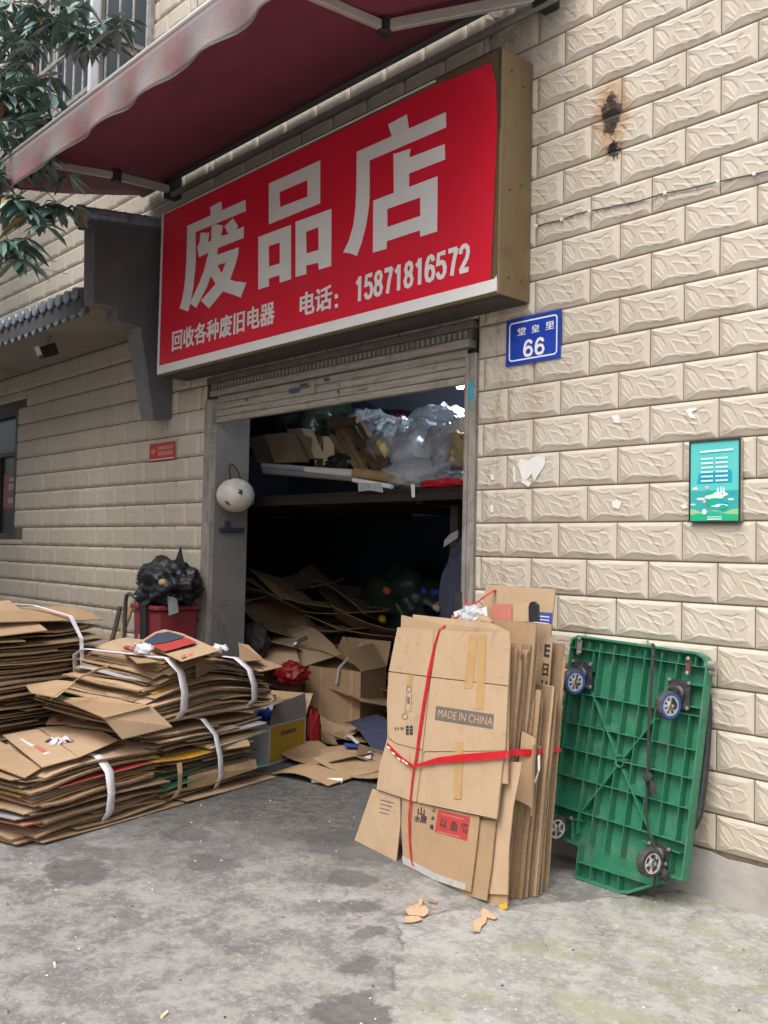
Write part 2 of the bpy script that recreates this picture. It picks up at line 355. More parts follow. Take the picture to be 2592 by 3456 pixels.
scuff('dolly_green', (.20, .22, .17), .55, .50, .72, 9); scuff('dolly_green', (.012, .06, .04), .5, .56, .66, 30)
scuff('tyre', (.16, .15, .13), .6, .45, .65, 30); scuff('wheel_hub', (.22, .20, .17), .7, .45, .62, 40); scuff('caster_black', (.15, .14, .12), .5, .5, .68, 25)
scuff('shutter', (.13, .115, .10), .7, .52, .66, 7); scuff('rail_metal', (.13, .115, .10), .65, .52, .64, 13); scuff('reveal_grey', (.10, .095, .09), .6, .54, .68, 5); scuff('sign_brass', (.14, .11, .07), .6, .54, .68, 4)
scuff('awning_red', (.12, .035, .05), .5, .5, .7, 2.2); scuff('helmet_white', (.28, .25, .21), .6, .53, .66, 8); scuff('wing_grey', (.16, .155, .155), .5, .54, .7, 5)
BL, BH = 0.3617, 0.19                              # brick tile module; joints counted from X = 0
# brick tiles
def brick_material():
    n = NT('brick_tile')
    base = n.mix(n.ramp(n.noise(1.3, 4), .35, .65), (.56, .505, .425), (.51, .45, .37))
    base = n.mix(n.math('MULTIPLY', n.ramp(n.noise(22, 4), .5, .72), .35), base, (.46, .395, .315))
    x, y, z = n.xyz()
    base = n.mix(n.math('MULTIPLY', n.ramp(n.math('ADD', n.math('MULTIPLY', z, -1.0), n.math('MULTIPLY', n.noise(2.2, 5), 1.3)), -.35, .75), .55), base, (.42, .335, .225))   # splash-back dirt low on the wall
    rowf = n.math('FLOOR', n.math('DIVIDE', z, BH)); par = n.math('MODULO', rowf, 2.0); colf = n.math('FLOOR', n.math('SUBTRACT', n.math('DIVIDE', x, BL), n.math('MULTIPLY', n.math('SUBTRACT', 1.0, par), .5)))
    cb = n.node('ShaderNodeCombineXYZ'); n.put(cb.inputs[0], colf); n.put(cb.inputs[1], rowf); wh = n.node('ShaderNodeTexWhiteNoise', noise_dimensions='2D'); n.t.links.new(cb.outputs[0], wh.inputs['Vector'])
    base = n.mix(n.math('MULTIPLY', wh.outputs['Value'], .30), base, (.50, .45, .375))
    rust = n.math('MULTIPLY', n.ramp(n.noise(6, 7, .75, vec=n.map(scale=(3, 1, .9), loc=(2, 0, 7))), .50, .60), n.ramp(n.math('ABSOLUTE', n.math('ADD', x, 1.0)), .34, .06))
    base = n.mix(n.math('MULTIPLY', rust, .5), base, (.33, .22, .125))
    streak = n.noise(3.0, 5, vec=n.map(scale=(2.6, 1, .22)))
    base = n.mix(n.math('MULTIPLY', n.ramp(streak, .53, .75), .38), base, (.33, .255, .18))
    spots = n.ramp(n.noise(55, 3), .66, .74)
    base = n.mix(n.math('MULTIPLY', spots, .45), base, (.30, .215, .14))
    # scorch marks
    p1 = onY(2068, 385); p2 = onY(2073, 505)
    wob = n.math('MULTIPLY', n.math('SUBTRACT', n.noise(26, 5), .5), .13)
    d1 = n.math('ADD', n.dist(tuple(p1), (1.05, 0, .62)), wob); d2 = n.math('ADD', n.dist(tuple(p2), (1, 0, 1)), wob)
    base = n.mix(n.math('MULTIPLY', n.ramp(d1, .16, .06), .72), base, (.36, .19, .075))
    base = n.mix(n.math('MULTIPLY', n.ramp(d1, .075, .045), .96), base, (.022, .018, .016))
    base = n.mix(n.math('MULTIPLY', n.ramp(d2, .07, .035), .6), base, (.30, .17, .09))
    base = n.mix(n.ramp(d2, .045, .028), base, (.025, .02, .018))
    n.put(n.b.inputs['Base Color'], base); n.b.inputs['Roughness'].default_value = .72; n.b.inputs['Specular IOR Level'].default_value = .35
    n.put(n.b.inputs['Normal'], n.bump(n.noise(45, 6), .22, .006))
brick_material()
mat('mortar', (.12, .088, .066), (.17, .128, .096), scale=20, rough=.95)

STAINS = (((-.88, -1.12), 1, 1, .13), ((-.58, -1.30), 1.2, 1, .11), ((-.36, -1.46), 1.5, 1, .10), ((-.14, -1.68), 1.3, 1, .10), ((.10, -1.94), 1, 1, .14), ((-1.78, -2.05), .8, 1.2, .18), ((-1.45, -1.5), .7, 1.1, .13), ((-1.26, -.75), .7, .8, .22), ((-1.95, -1.35), .8, 1.0, .13))
def ground_material():
    n = NT('ground_concrete'); x, y, z = n.xyz()
    big = n.noise(.9, 6, .6); mid = n.noise(4.5, 7, .7); fine = n.noise(38, 6, .7); tiny = n.noise(160, 3)
    m2 = n.noise(13, 8, .78, dist=.4); m3 = n.noise(26, 7, .75, vec=n.map(loc=(4, 1, 0)))
    col_ = n.mix(n.ramp(mid, .40, .58), (.178, .173, .167), (.315, .303, .285))
    col_ = n.mix(n.math('MULTIPLY', n.ramp(m2, .50, .57), .5), col_, (.155, .15, .145))
    col_ = n.mix(n.math('MULTIPLY', n.ramp(m3, .535, .58), .5), col_, (.38, .365, .34))
    col_ = n.mix(n.math('MULTIPLY', n.ramp(fine, .54, .62), .42), col_, (.41, .395, .37))
    col_ = n.mix(n.math('MULTIPLY', n.ramp(tiny, .58, .68), .5), col_, (.105, .10, .097))
    # oily wear in front of the door: from (-3,0) towards the street
    wear = n.math('ADD', n.dist((-2.2, .1, 0), (.62, .50, 0)), n.math('MULTIPLY', n.math('SUBTRACT', n.noise(2.1, 7, .7), .5), 1.3))
    wf = n.math('MULTIPLY', n.ramp(wear, 1.22, .45), n.math('ADD', n.math('MULTIPLY', n.ramp(m2, .62, .40), .35), .58))
    col_ = n.mix(wf, col_, (.058, .055, .053))
    # dark spill patches
    sp = n.ramp(n.noise(2.7, 7, .68, vec=n.map(loc=(3.1, 1.7, 0))), .555, .585)
    col_ = n.mix(n.math('MULTIPLY', sp, .5), col_, (.115, .11, .107))
    for px, sx, sy, rr in STAINS:
        dd = n.math('ADD', n.dist((px[0], px[1], 0), (sx, sy, 0)), n.math('MULTIPLY', n.math('SUBTRACT', n.noise(7, 7, .7), .5), .30))
        col_ = n.mix(n.math('MULTIPLY', n.ramp(dd, rr, rr - .03), .66), col_, (.085, .083, .083))
    # newer slab along the right-hand wall, edge wobbling
    wob = n.math('MULTIPLY', n.math('SUBTRACT', n.noise(5, 8, .7), .5), .34)
    ea = n.math('ADD', n.math('ADD', x, n.math('MULTIPLY', y, .95)), 1.559); eb = n.math('ADD', n.math('ADD', x, n.math('MULTIPLY', y, -.52)), -.234)
    edge = n.math('ADD', n.math('MINIMUM', ea, eb), wob)
    slab = n.ramp(edge, -.03, .035)
    newc = n.mix(n.ramp(n.noise(5, 7, .7), .40, .60), (.25, .246, .232), (.36, .352, .332))
    newc = n.mix(n.math('MULTIPLY', n.ramp(fine, .48, .60), .55), newc, (.42, .405, .38))
    newc = n.mix(n.math('MULTIPLY', n.ramp(m2, .53, .58), .5), newc, (.175, .168, .158))
    moss = n.math('MULTIPLY', n.ramp(n.noise(2.6, 8, .78, vec=n.map(loc=(1.2, 4.0, 0), scale=(1.0, 1.6, 1), rot=(0, 0, .5))), .47, .60), n.ramp(n.math('ADD', x, n.math('MULTIPLY', y, .25)), -.5, .0))
    newc = n.mix(n.math('MULTIPLY', moss, .5), newc, (.225, .235, .105))
    newc = n.mix(n.math('MULTIPLY', n.ramp(n.noise(17, 6, .7), .61, .65), .7), newc, (.52, .50, .475))
    newc = n.mix(n.math('MULTIPLY', n.ramp(tiny, .6, .7), .4), newc, (.15, .145, .135))
    col_ = n.mix(slab, col_, newc)
    rim_ = n.math('MULTIPLY', n.ramp(n.math('ABSOLUTE', n.math('ADD', edge, .004)), .016, .002), n.ramp(n.noise(3, 4), .42, .55))
    col_ = n.mix(n.math('MULTIPLY', rim_, .6), col_, (.07, .067, .064))
    # white flecks of litter dust, cracks
    fl = n.ramp(n.noise(75, 2, .5, vec=n.map(loc=(9, 2, 0))), .735, .76)
    col_ = n.mix(n.math('MULTIPLY', fl, .85), col_, (.70, .68, .65))
    vo = n.node('ShaderNodeTexVoronoi', feature='DISTANCE_TO_EDGE'); vo.inputs['Scale'].default_value = .75
    wv = n.node('ShaderNodeVectorMath', operation='ADD'); n.t.links.new(n.tc, wv.inputs[0])
    nz = n.node('ShaderNodeTexNoise'); nz.inputs['Scale'].default_value = 2.5; nz.inputs['Detail'].default_value = 6; n.t.links.new(n.tc, nz.inputs['Vector']); n.t.links.new(nz.outputs['Color'], wv.inputs[1])
    n.t.links.new(wv.outputs[0], vo.inputs['Vector'])
    crack = n.ramp(vo.outputs['Distance'], .007, .001)
    col_ = n.mix(n.math('MULTIPLY', n.math('MULTIPLY', crack, n.ramp(n.noise(1.1, 3, vec=n.map(loc=(5, 5, 0))), .5, .6)), .45), col_, (.07, .068, .065))
    n.put(n.b.inputs['Base Color'], col_)
    n.put(n.b.inputs['Roughness'], n.math('ADD', n.math('MULTIPLY', mid, .35), .55)); n.b.inputs['Specular IOR Level'].default_value = .4
    h = n.math('ADD', n.math('ADD', n.math('MULTIPLY', mid, .6), n.math('MULTIPLY', fine, .25)), n.math('MULTIPLY', slab, .5))
    h = n.math('ADD', h, n.math('MULTIPLY', crack, -.12))
    n.put(n.b.inputs['Normal'], n.bump(h, .55, .018))
ground_material()

def valance_material():
    n = NT('valance_cloth')
    c = n.mix(n.ramp(n.noise(3.2, 5, .6, vec=n.map(scale=(1, 1, 1.4))), .38, .62), (.275, .145, .15), (.235, .205, .20))
    c = n.mix(n.math('MULTIPLY', n.ramp(n.noise(7, 7, .75, vec=n.map(scale=(1.6, 1, .6))), .50, .66), .65), c, (.19, .175, .17))
    n.put(n.b.inputs['Base Color'], c); n.b.inputs['Roughness'].default_value = .45
    n.put(n.b.inputs['Normal'], n.bump(n.noise(6, 4), .35, .02))
valance_material()

# ------------------------------------------------------------------ ground
gr = MB(); gq_ = random.Random(3)
for i in range(900):
    x, y = gq_.uniform(-2.6, 1.3), gq_.uniform(-3.0, .2); r = gq_.choice([.0015, .002, .0025, .003, .004, .006]); a = gq_.uniform(0, 6.28); e = gq_.uniform(.5, 1)
    if y < -.5 - 1.2 * (x + 2.6) - 4: continue
    vs = [(x + r * math.cos(a + k * 1.2566) * (1 if k % 2 else e), y + r * math.sin(a + k * 1.2566) * e, .001 + r * .3) for k in range(5)] + [(x, y, .001 + r * gq_.uniform(.5, 1.2))]
    gr.add(vs, [(k, (k + 1) % 5, 5) for k in range(5)], gq_.choice([0, 0, 1, 1, 2]))
tag(gr.build('litter_grit', ['paper_white', 'print_black', 'kraft_c']), 'tiny grit and paper flecks strewn over the concrete yard', 'grit', None, 'stuff')
g = MB(); g.add([(-60, -60, 0), (60, -60, 0), (60, 60, 0), (-60, 60, 0)], [(0, 1, 2, 3)])
tag(g.build('ground', 'ground_concrete'), 'worn grey concrete yard with oil stains and a mossy pale slab', None, None, 'structure')

# ------------------------------------------------------------------ building
XL, XR, ZTOP = -4.07, -1.13, 2.90                 # masonry opening of the shop door
WIN = (-9.6, -8.0, 1.58, 3.13)                     # street window
UPW = (-8.6, -5.30, 5.62, 7.5)                     # upper window
shop = thing('shop_building', 'building faced in cream rock-relief brick tiles with an open shop doorway', 'building', (-2.6, 0, 0))
RIDGES = [([(.03, .05), (.31, .22), (.40, .17), (.48, .31), (.73, .42), (.76, .63)], 1), ([(.04, .16), (.17, .27), (.25, .51)], -1), ([(.06, .53), (.18, .76)], 1),
          ([(.34, .49), (.41, .73), (.58, .82), (.71, .85), (.86, .81)], 1), ([(.50, .32), (.67, .67), (.70, .78)], -1), ([(.36, .41), (.52, .50), (.56, .58)], 1),
          ([(.76, .28), (.885, .31), (.92, .46), (.85, .57)], 1), ([(.03, .95), (.17, .87), (.27, .77), (.44, .80), (.52, .86), (.60, .83), (.70, .89), (.86, .84)], 1),
          ([(.10, .34), (.16, .55), (.20, .66)], 1), ([(.58, .25), (.72, .27), (.80, .20)], -1), ([(.60, .55), (.72, .60)], 1)]
def brick_height(nx, ny):
    u, v = np.meshgrid(np.linspace(0, 1, nx), np.linspace(0, 1, ny))
    X, Z = u * BL, v * BH
    d = np.clip(np.minimum.reduce([X / .030, (BL - X) / .030, Z / .018, (BH - Z) / .034]), 0, 1)
    h = .012 * d
    for pts, sg in RIDGES:
        best = np.full(u.shape, 9.0); side = np.zeros(u.shape)
        for (a, b), (c, e) in zip(pts[:-1], pts[1:]):
            ax, az, bx, bz = a * BL, b * BH, c * BL, e * BH; L2 = (bx - ax) ** 2 + (bz - az) ** 2
            t = np.clip(((X - ax) * (bx - ax) + (Z - az) * (bz - az)) / L2, 0, 1)
            dx, dz = X - (ax + t * (bx - ax)), Z - (az + t * (bz - az)); dd = np.hypot(dx, dz)
            s = np.sign(dx * (bz - az) - dz * (bx - ax)); upd = dd < best; best = np.where(upd, dd, best); side = np.where(upd, s, side)
        h = h + sg * .0027 * np.exp(-(best / .0038) ** 2) * (.4 + .6 * d) - sg * side * .0014 * np.exp(-(best / .011)) * d
    h[0, :] = h[-1, :] = -.005; h[:, 0] = h[:, -1] = -.005
    return h
def brick_field(x0, x1, z0, z1, nx, ny, holes, dirt=0.0):
    H = brick_height(nx, ny); vs = []; fs = []; off = 0
    uu, vv = np.linspace(0, 1, nx), np.linspace(0, 1, ny)
    ii, jj = np.meshgrid(np.arange(nx - 1), np.arange(ny - 1)); a = (jj * nx + ii).ravel()
    Q = np.stack([a, a + 1, a + nx + 1, a + nx], 1)          # v runs down, so this order faces -Y when u runs right: flipped below
    rr = random.Random(3)
    for j in range(int(math.floor(z0 / BH)), int(math.ceil(z1 / BH))):
        shift = .5 if j % 2 == 0 else 0.0
        for i in range(int(math.floor(x0 / BL)) - 1, int(math.ceil(x1 / BL)) + 1):
            bx0 = (i + shift) * BL; bx1 = bx0 + BL; bz1 = (j + 1) * BH; bz0 = j * BH
            cx0, cx1, cz0, cz1 = max(bx0, x0), min(bx1, x1), max(bz0, z0), min(bz1, z1)
            if cx1 - cx0 < .012 or cz1 - cz0 < .012: continue
            skip = False
            for hx0, hx1, hz0, hz1 in holes:
                if cx1 > hx0 and cx0 < hx1 and cz1 > hz0 and cz0 < hz1:
                    if cz0 >= hz0 - .001 and cz1 <= hz1 + .001 or (cz1 - hz0 > .05 and hz1 - cz0 > .05 and not (cz0 < hz0 < cz1 or cz0 < hz1 < cz1)):
                        if cx0 < hx0: cx1 = hx0
                        elif cx1 > hx1: cx0 = hx1
                        else: skip = True
                    elif cz0 < hz1 < cz1: cz0 = hz1
                    elif cz0 < hz0 < cz1: cz1 = hz0
            if skip or cx1 - cx0 < .012 or cz1 - cz0 < .012: continue
            gx0, gx1 = cx0 + .0016, cx1 - .0016; gz0, gz1 = cz0 + .0028, cz1 - .0028
            X = gx0 + uu * (gx1 - gx0); Z = gz1 - vv * (gz1 - gz0)
            full = (cx1 - cx0) > BL * .9
            if full: h = H
            else:
                fu = np.clip((X - bx0) / BL, 0, 1) * (nx - 1); k = np.clip(fu.astype(int), 0, nx - 2); t = fu - k
                h = H[:, k] * (1 - t) + H[:, k + 1] * t
                dd = np.clip(np.minimum((X - gx0), (gx1 - X)) / .03, 0, 1); h = np.minimum(h, -.005 + .018 * dd[None, :] + .004)
                h = h.copy(); h[:, 0] = h[:, -1] = -.005; h[0, :] = h[-1, :] = -.005
            tilt = rr.uniform(-.001, .001)
            P = np.empty((ny, nx, 3)); P[..., 0] = X[None, :]; P[..., 2] = Z[:, None]; P[..., 1] = -(h + tilt)
            vs.append(P.reshape(-1, 3)); fs.append(Q[:, ::-1] + off); off += nx * ny
    return np.concatenate(vs), np.concatenate(fs)
def np_mesh(name, vs, fs, m, parent):
    me = bpy.data.meshes.new(name); me.vertices.add(len(vs)); me.vertices.foreach_set('co', vs.ravel())
    nf = len(fs); me.loops.add(nf * 4); me.loops.foreach_set('vertex_index', fs.ravel().astype(np.int32)); me.polygons.add(nf)
    me.polygons.foreach_set('loop_start', np.arange(0, nf * 4, 4, dtype=np.int32))
    me.polygons.foreach_set('use_smooth', np.ones(nf, dtype=bool)); me.update(calc_edges=True); me.validate()
    me.materials.append(MATS[m]); o = bpy.data.objects.new(name, me); col.objects.link(o)
    o.parent = parent; o.matrix_parent_inverse = parent.matrix_world.inverted(); return o
door_hole = (XL, XR, -1, ZTOP)
parts_ = [brick_field(XR, 1.05, .215, 4.75, 92, 50, []), brick_field(XR, 1.05, 4.75, 5.4, 24, 14, []), brick_field(1.05, 4.2, .215, 5.4, 52, 28, []),
          brick_field(XL, XR, ZTOP, 9.0, 20, 12, []), brick_field(-12.0, XL, .215, 9.0, 24, 14, [WIN, UPW]), brick_field(XR, 4.2, 5.4, 9.0, 12, 8, [])]
off = 0; VS, FS = [], []
for a_, b_ in parts_: VS.append(a_); FS.append(b_ + off); off += len(a_)
np_mesh('brick_facing', np.concatenate(VS), np.concatenate(FS), 'brick_tile', shop)
w = MB()                                                       # masonry behind the tiles, with the openings left free
def wall_slab(x0, x1, z0, z1): w.ab((x0, .004, z0), (x1, .30, z1))
wall_slab(-12, WIN[0], 0, 9); wall_slab(WIN[0], WIN[1], 0, WIN[2]); wall_slab(WIN[0], WIN[1], WIN[3], 9)
wall_slab(WIN[1], XL, 0, UPW[2]); wall_slab(WIN[1], UPW[1], UPW[3], 9); wall_slab(UPW[1], XL, UPW[2], 9)
wall_slab(XL, XR, ZTOP, 9); wall_slab(XR, 4.2, 0, 9)
w.build('masonry', 'mortar', shop)
mat('plinth_concrete', (.40, .375, .345), (.31, .29, .265), scale=5, rough=.9, bump=.4, bscale=25)
for x0, x1 in ((-12, XL - .02), (XR + .02, 4.2)):
    pl = MB(); nseg = int((x1 - x0) / .08); top = []; bot = []
    for i in range(nseg + 1):
        x = x0 + (x1 - x0) * i / nseg; zt = .205 + .02 * ns(x * 3.1) + .012 * ns(x * 11)
        top.append((x, -.012 - .004 * ns(x * 5, 3), zt)); bot.append((x, -.026 - .006 * ns(x * 4, 9), -.01))
    for i in range(nseg):
        pl.add([bot[i], bot[i + 1], top[i + 1], top[i], (top[i][0], .003, top[i][2]), (top[i + 1][0], .003, top[i + 1][2])], [(0, 1, 2, 3), (3, 2, 5, 4)])
    pl.build('plinth', 'plinth_concrete', shop, doubles=True)
# reveals of the doorway and the room behind
rv = MB(); rv.ab((XL + .004, .006, 0), (-3.92, .32, 2.6)); rv.build('door_reveal', 'reveal_grey', shop)
rv = MB(); rv.ab((-1.225, .02, 0), (XR - .004, .32, 2.6)); rv.build('door_reveal', 'reveal_grey', shop)
rm = MB()
for z0_, z1_, m_ in ((0, 1.92, 'room_wall_shade'), (1.9205, 3.7, 'room_wall')):       # shade below the loft put into a darker wall colour, pale paint above it
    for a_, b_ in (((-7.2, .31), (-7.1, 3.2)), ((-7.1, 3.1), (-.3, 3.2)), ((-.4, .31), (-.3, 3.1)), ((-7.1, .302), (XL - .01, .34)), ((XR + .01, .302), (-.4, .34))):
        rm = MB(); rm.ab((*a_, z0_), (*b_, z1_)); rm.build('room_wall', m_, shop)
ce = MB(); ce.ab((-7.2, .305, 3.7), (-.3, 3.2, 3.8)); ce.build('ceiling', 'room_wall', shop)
fl_ = MB(); fl_.ab((-7.1, .345, .002), (-.4, 3.1, .006)); mat('room_floor', (.06, .057, .053), (.04, .038, .036), scale=4, rough=.8); fl_.build('room_floor', 'room_floor', shop)

# street window at the left
wd = MB(); x0, x1, z0, z1 = WIN
for a_, b_ in (((x0, .0, z0), (x0 + .07, .12, z1)), ((x1 - .07, .0, z0), (x1 - .002, .12, z1)), ((x0 + .07, .0, z0), (x1 - .07, .12, z0 + .07)), ((x0 + .07, .0, z1 - .16), (x1 - .07, .12, z1)), ((x0 + .07, .02, 2.52), (x1 - .07, .1, 2.57)), ((-8.65, .02, z0 + .07), (-8.6, .1, 2.52))): wd.ab(a_, b_)
win = wd.build('window', 'window_frame', shop)
gl = MB(); gl.ab((x0 + .07, .06, z0 + .07), (x1 - .07, .066, 2.52)); gl.ab((x0 + .07, .06, 2.57), (x1 - .07, .066, z1 - .16)); gl.build('pane', 'window_glass', win)
st = MB(); st.ab((-8.5, .052, 1.93), (-8.09, .0555, 2.33), 0)
st.ab((-8.33, .0485, 2.24), (-8.13, .0515, 2.28), 1); st.ab((-8.35, .0485, 2.14), (-8.12, .0515, 2.21), 1); st.ab((-8.35, .0485, 1.99), (-8.12, .0515, 2.05), 1)
st.build('sticker', ['bin_red', 'alu_shade'], win)
# upper window behind the cage
wd = MB(); x0, x1, z0, z1 = UPW
for a_, b_ in (((x0, .03, z0), (x0 + .07, .14, z1)), ((x1 - .07, .03, z0), (x1, .14, z1)), ((x0 + .07, .03, z0), (x1 - .07, .14, z0 + .07)), ((x0 + .07, .03, z1 - .07), (x1 - .07, .14, z1)), ((-6.4, .04, z0 + .07), (-6.34, .13, z1 - .07)), ((-7.5, .04, z0 + .07), (-7.44, .13, z1 - .07))): wd.ab(a_, b_)
win2 = wd.build('window', 'alu_shade', shop)
gl = MB(); gl.ab((x0 + .07, .08, z0 + .07), (x1 - .07, .086, z1 - .07)); gl.build('pane', 'window_glass', win2)

# loft platform inside
loft = thing('storage_loft', 'dark timber loft shelf across the back of the shop', 'loft', (-3.2, 1.4, 1.9))
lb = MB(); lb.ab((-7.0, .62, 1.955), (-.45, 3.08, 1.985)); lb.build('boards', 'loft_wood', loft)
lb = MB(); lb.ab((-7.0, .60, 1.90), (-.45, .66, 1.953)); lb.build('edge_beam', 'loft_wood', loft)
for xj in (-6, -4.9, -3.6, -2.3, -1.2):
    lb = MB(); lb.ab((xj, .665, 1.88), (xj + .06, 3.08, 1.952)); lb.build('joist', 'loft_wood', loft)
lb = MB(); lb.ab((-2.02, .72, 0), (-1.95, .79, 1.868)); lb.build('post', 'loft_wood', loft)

# ------------------------------------------------------------------ sign board
SY = -0.285                                               # front plane of the light box
SX0, SX1, SZ0, SZ1 = -4.375, -0.742, 2.915, 4.262
sign = thing('sign_board', 'big red light-box sign with white Chinese lettering above the shutter', 'sign', ((SX0 + SX1) / 2, SY / 2, SZ0))
b = MB(); b.ab((SX0 + .004, SY + .004, SZ0 + .004), (SX1 - .003, -.016, SZ1 - .004)); b.build('housing', 'sign_brass', sign, bevel=.004)
b = MB(); b.ab((SX0 + .02, SY + .035, SZ0 - .003), (SX1 - .02, -.02, SZ0 + .003)); b.build('underside_shade', 'sign_dark', sign)  # shade under the light box put into a dark panel
b = MB()
b.flat([[(SX0 + .035, SY - .004, SZ0 + .085), (SX1 - .05, SY - .004, SZ0 + .085), (SX1 - .02, SY - .004, SZ1 - .42), (SX1 - .035, SY - .004, SZ1 - .2), (SX1 - .075, SY - .004, SZ1 - .07), (SX1 - .5, SY - .004, SZ1 - .045), (SX0 + .035, SY - .004, SZ1 - .02)]], 0, (0, -1, 0))
b.build('red_face', 'sign_red', sign)
b = MB(); b.ab((SX0, SY - .0035, SZ0 + .018), (SX1 - .01, SY + .003, SZ0 + .085)); b.ab((SX0, SY - .0035, SZ0 + .0855), (SX0 + .0345, SY + .003, SZ1 - .01)); b.ab((SX0 + .035, SY - .0035, SZ1 - .0195), (SX1 - .5, SY + .003, SZ1 - .01))
b.poly([(SX1 - .047, SY - .0055, SZ0 + .06), (SX1 - .008, SY - .0055, SZ0 + .10), (SX1 - .008, SY - .0055, SZ0 + .02), (SX1 - .045, SY - .0055, SZ0 + .02)], (0, .0015, 0))
b.build('white_border', 'sign_white', sign)
b = MB(); b.ab((SX1 - .0195, SY - .002, SZ1 - .45), (SX1 - .001, SY + .003, SZ1 - .005)); b.ab((SX0 + .035, SY - .0015, SZ1 - .0095), (SX1 - .02, SY + .003, SZ1 - .001)); b.build('exposed_edge', 'sign_dark', sign)
for yy, zz in ((-.10, 3.02), (-.20, 3.02), (-.10, 3.55), (-.2, 3.5), (-.1, 4.1), (-.2, 4.15)):
    b = MB(); b.lathe([(.0, .006), (.006, .004), (.008, 0)], (SX1 - .003, yy, zz), (1, 0, 0), 8); b.build('screw', 'sign_dark', sign)
LY = SY - .0052
def sg(zf, pts, k=0): return [onY(*zf(x, y), LY - .0003 * k) for x, y in pts]
zA, zB, zC = zoom(590, 640, 4.917), zoom(840, 520, 4.609), zoom(1140, 360, 4.0975)
def glyph(zf, polys):
    m = MB()
    for k, loops in enumerate(polys):
        if not isinstance(loops[0], list): loops = [loops]
        m.flat([sg(zf, l, k) for l in loops], 0, (0, -1, 0))
    m.build('letter', 'sign_white', sign)
glyph(zA, [[(205, 602), (1175, 165), (1180, 357), (345, 705), (205, 770)], [(585, 292), (758, 200), (775, 210), (785, 335), (600, 430)],
    [(205, 690), (345, 650), (350, 1200), (330, 1400), (310, 1600), (270, 1830), (225, 2022), (80, 1972), (130, 1780), (160, 1600), (180, 1400), (195, 1100)],
    [(375, 942), (545, 865), (600, 850), (770, 770), (890, 735), (1035, 660), (1148, 610), (1142, 802), (720, 968), (560, 1045), (400, 1127), (378, 1010)],
    [(430, 712), (575, 715), (550, 872), (375, 955), (410, 860)],
    [(612, 600), (680, 572), (800, 595), (770, 775), (720, 968), (700, 1085), (705, 1250), (590, 1450), (540, 1600), (440, 1790), (355, 1967), (255, 1890), (300, 1780), (400, 1560), (480, 1350), (560, 1045), (600, 850)],
    [(820, 610), (965, 477), (1050, 602), (1030, 662), (890, 742)],
    [(700, 1085), (1062, 955), (1050, 1080), (1000, 1260), (915, 1500), (790, 1700), (567, 1972), (430, 1840), (560, 1700), (670, 1570), (780, 1392), (845, 1210), (700, 1257)],
    [(705, 1250), (780, 1392), (910, 1492), (1000, 1520), (1187, 1545), (1095, 1792), (960, 1740), (800, 1690), (680, 1570), (600, 1440)]])
glyph(zB, [[[(310, 460), (1110, 95), (1110, 765), (310, 1095)], [(480, 590), (910, 405), (910, 660), (485, 825)]],
    [[(145, 1290), (655, 1100), (655, 1945), (480, 2000), (475, 1885), (310, 1935), (315, 2055), (145, 2110)], [(310, 1430), (480, 1375), (480, 1700), (315, 1750)]],
    [[(725, 1055), (1285, 850), (1280, 1740), (1085, 1800), (1080, 1690), (890, 1735), (895, 1865), (725, 1915)], [(890, 1210), (1080, 1140), (1085, 1490), (895, 1545)]]])
glyph(zC, [[(260, 625), (1495, 75), (1500, 285), (440, 745), (260, 810)], [(695, 245), (955, 105), (985, 310), (750, 420)],
    [(260, 700), (440, 660), (440, 1250), (430, 1400), (390, 1650), (330, 1880), (265, 2065), (175, 2030), (75, 2015), (150, 1860), (215, 1640), (245, 1400), (255, 1150)],
    [(770, 655), (1005, 580), (990, 705), (985, 1150), (775, 1240)], [(980, 708), (1480, 515), (1485, 730), (980, 927)],
    [[(490, 1300), (1380, 960), (1375, 1725), (1140, 1800), (1135, 1710), (680, 1860), (675, 1965), (485, 2020)], [(685, 1415), (1140, 1255), (1140, 1510), (685, 1665)]]])
zD, zE = zoom(560, 1000, 4.1475), zoom(960, 800, 2.44)
def row(body, zf, tl, bl, tr, br, bold, spacing=1.0, num=False):
    a, b_, c, d_ = [onY(*zf(*p), LY) for p in (tl, bl, tr, br)]
    zlo, zhi = (b_.z + d_.z) / 2, (a.z + c.z) / 2; x0_, x1_ = (a.x + b_.x) / 2, (c.x + d_.x) / 2
    m = MB()
    if num: digits(m, body, (x0_, LY, zlo), (x1_ - x0_, 0, 0), (0, 0, zhi - zlo), .029, (0, -1, 0))
    else:
        for k, dx in enumerate((-.006, 0, .006)):
            for j, dz in enumerate((-.003, .003)): text_mesh(m, body, (x0_ + dx, LY - .0002 * (2 * k + j), zlo + dz), (x1_ - x0_, 0, 0), (0, 0, zhi - zlo), 0, bold, spacing)
    m.build('lettering', 'sign_white', sign)
row('回收各种废旧电器', zD, (92, 482), (92, 752), (1515, 72), (1515, 395), 0, 1.02)
row('电话', zE, (130, 465), (130, 640), (388, 398), (388, 600), 0)
for yy in ((470, 505), (550, 580)):
    m = MB(); m.flat([sg(zE, [(415, yy[0] + 4), (440, yy[0] - 2), (440, yy[1] - 2), (415, yy[1] + 4)])], 0, (0, -1, 0)); m.build('lettering', 'sign_white', sign)
row('15871816572', zE, (562, 335), (592, 528), (1530, 58), (1532, 285), 0, 1, True)

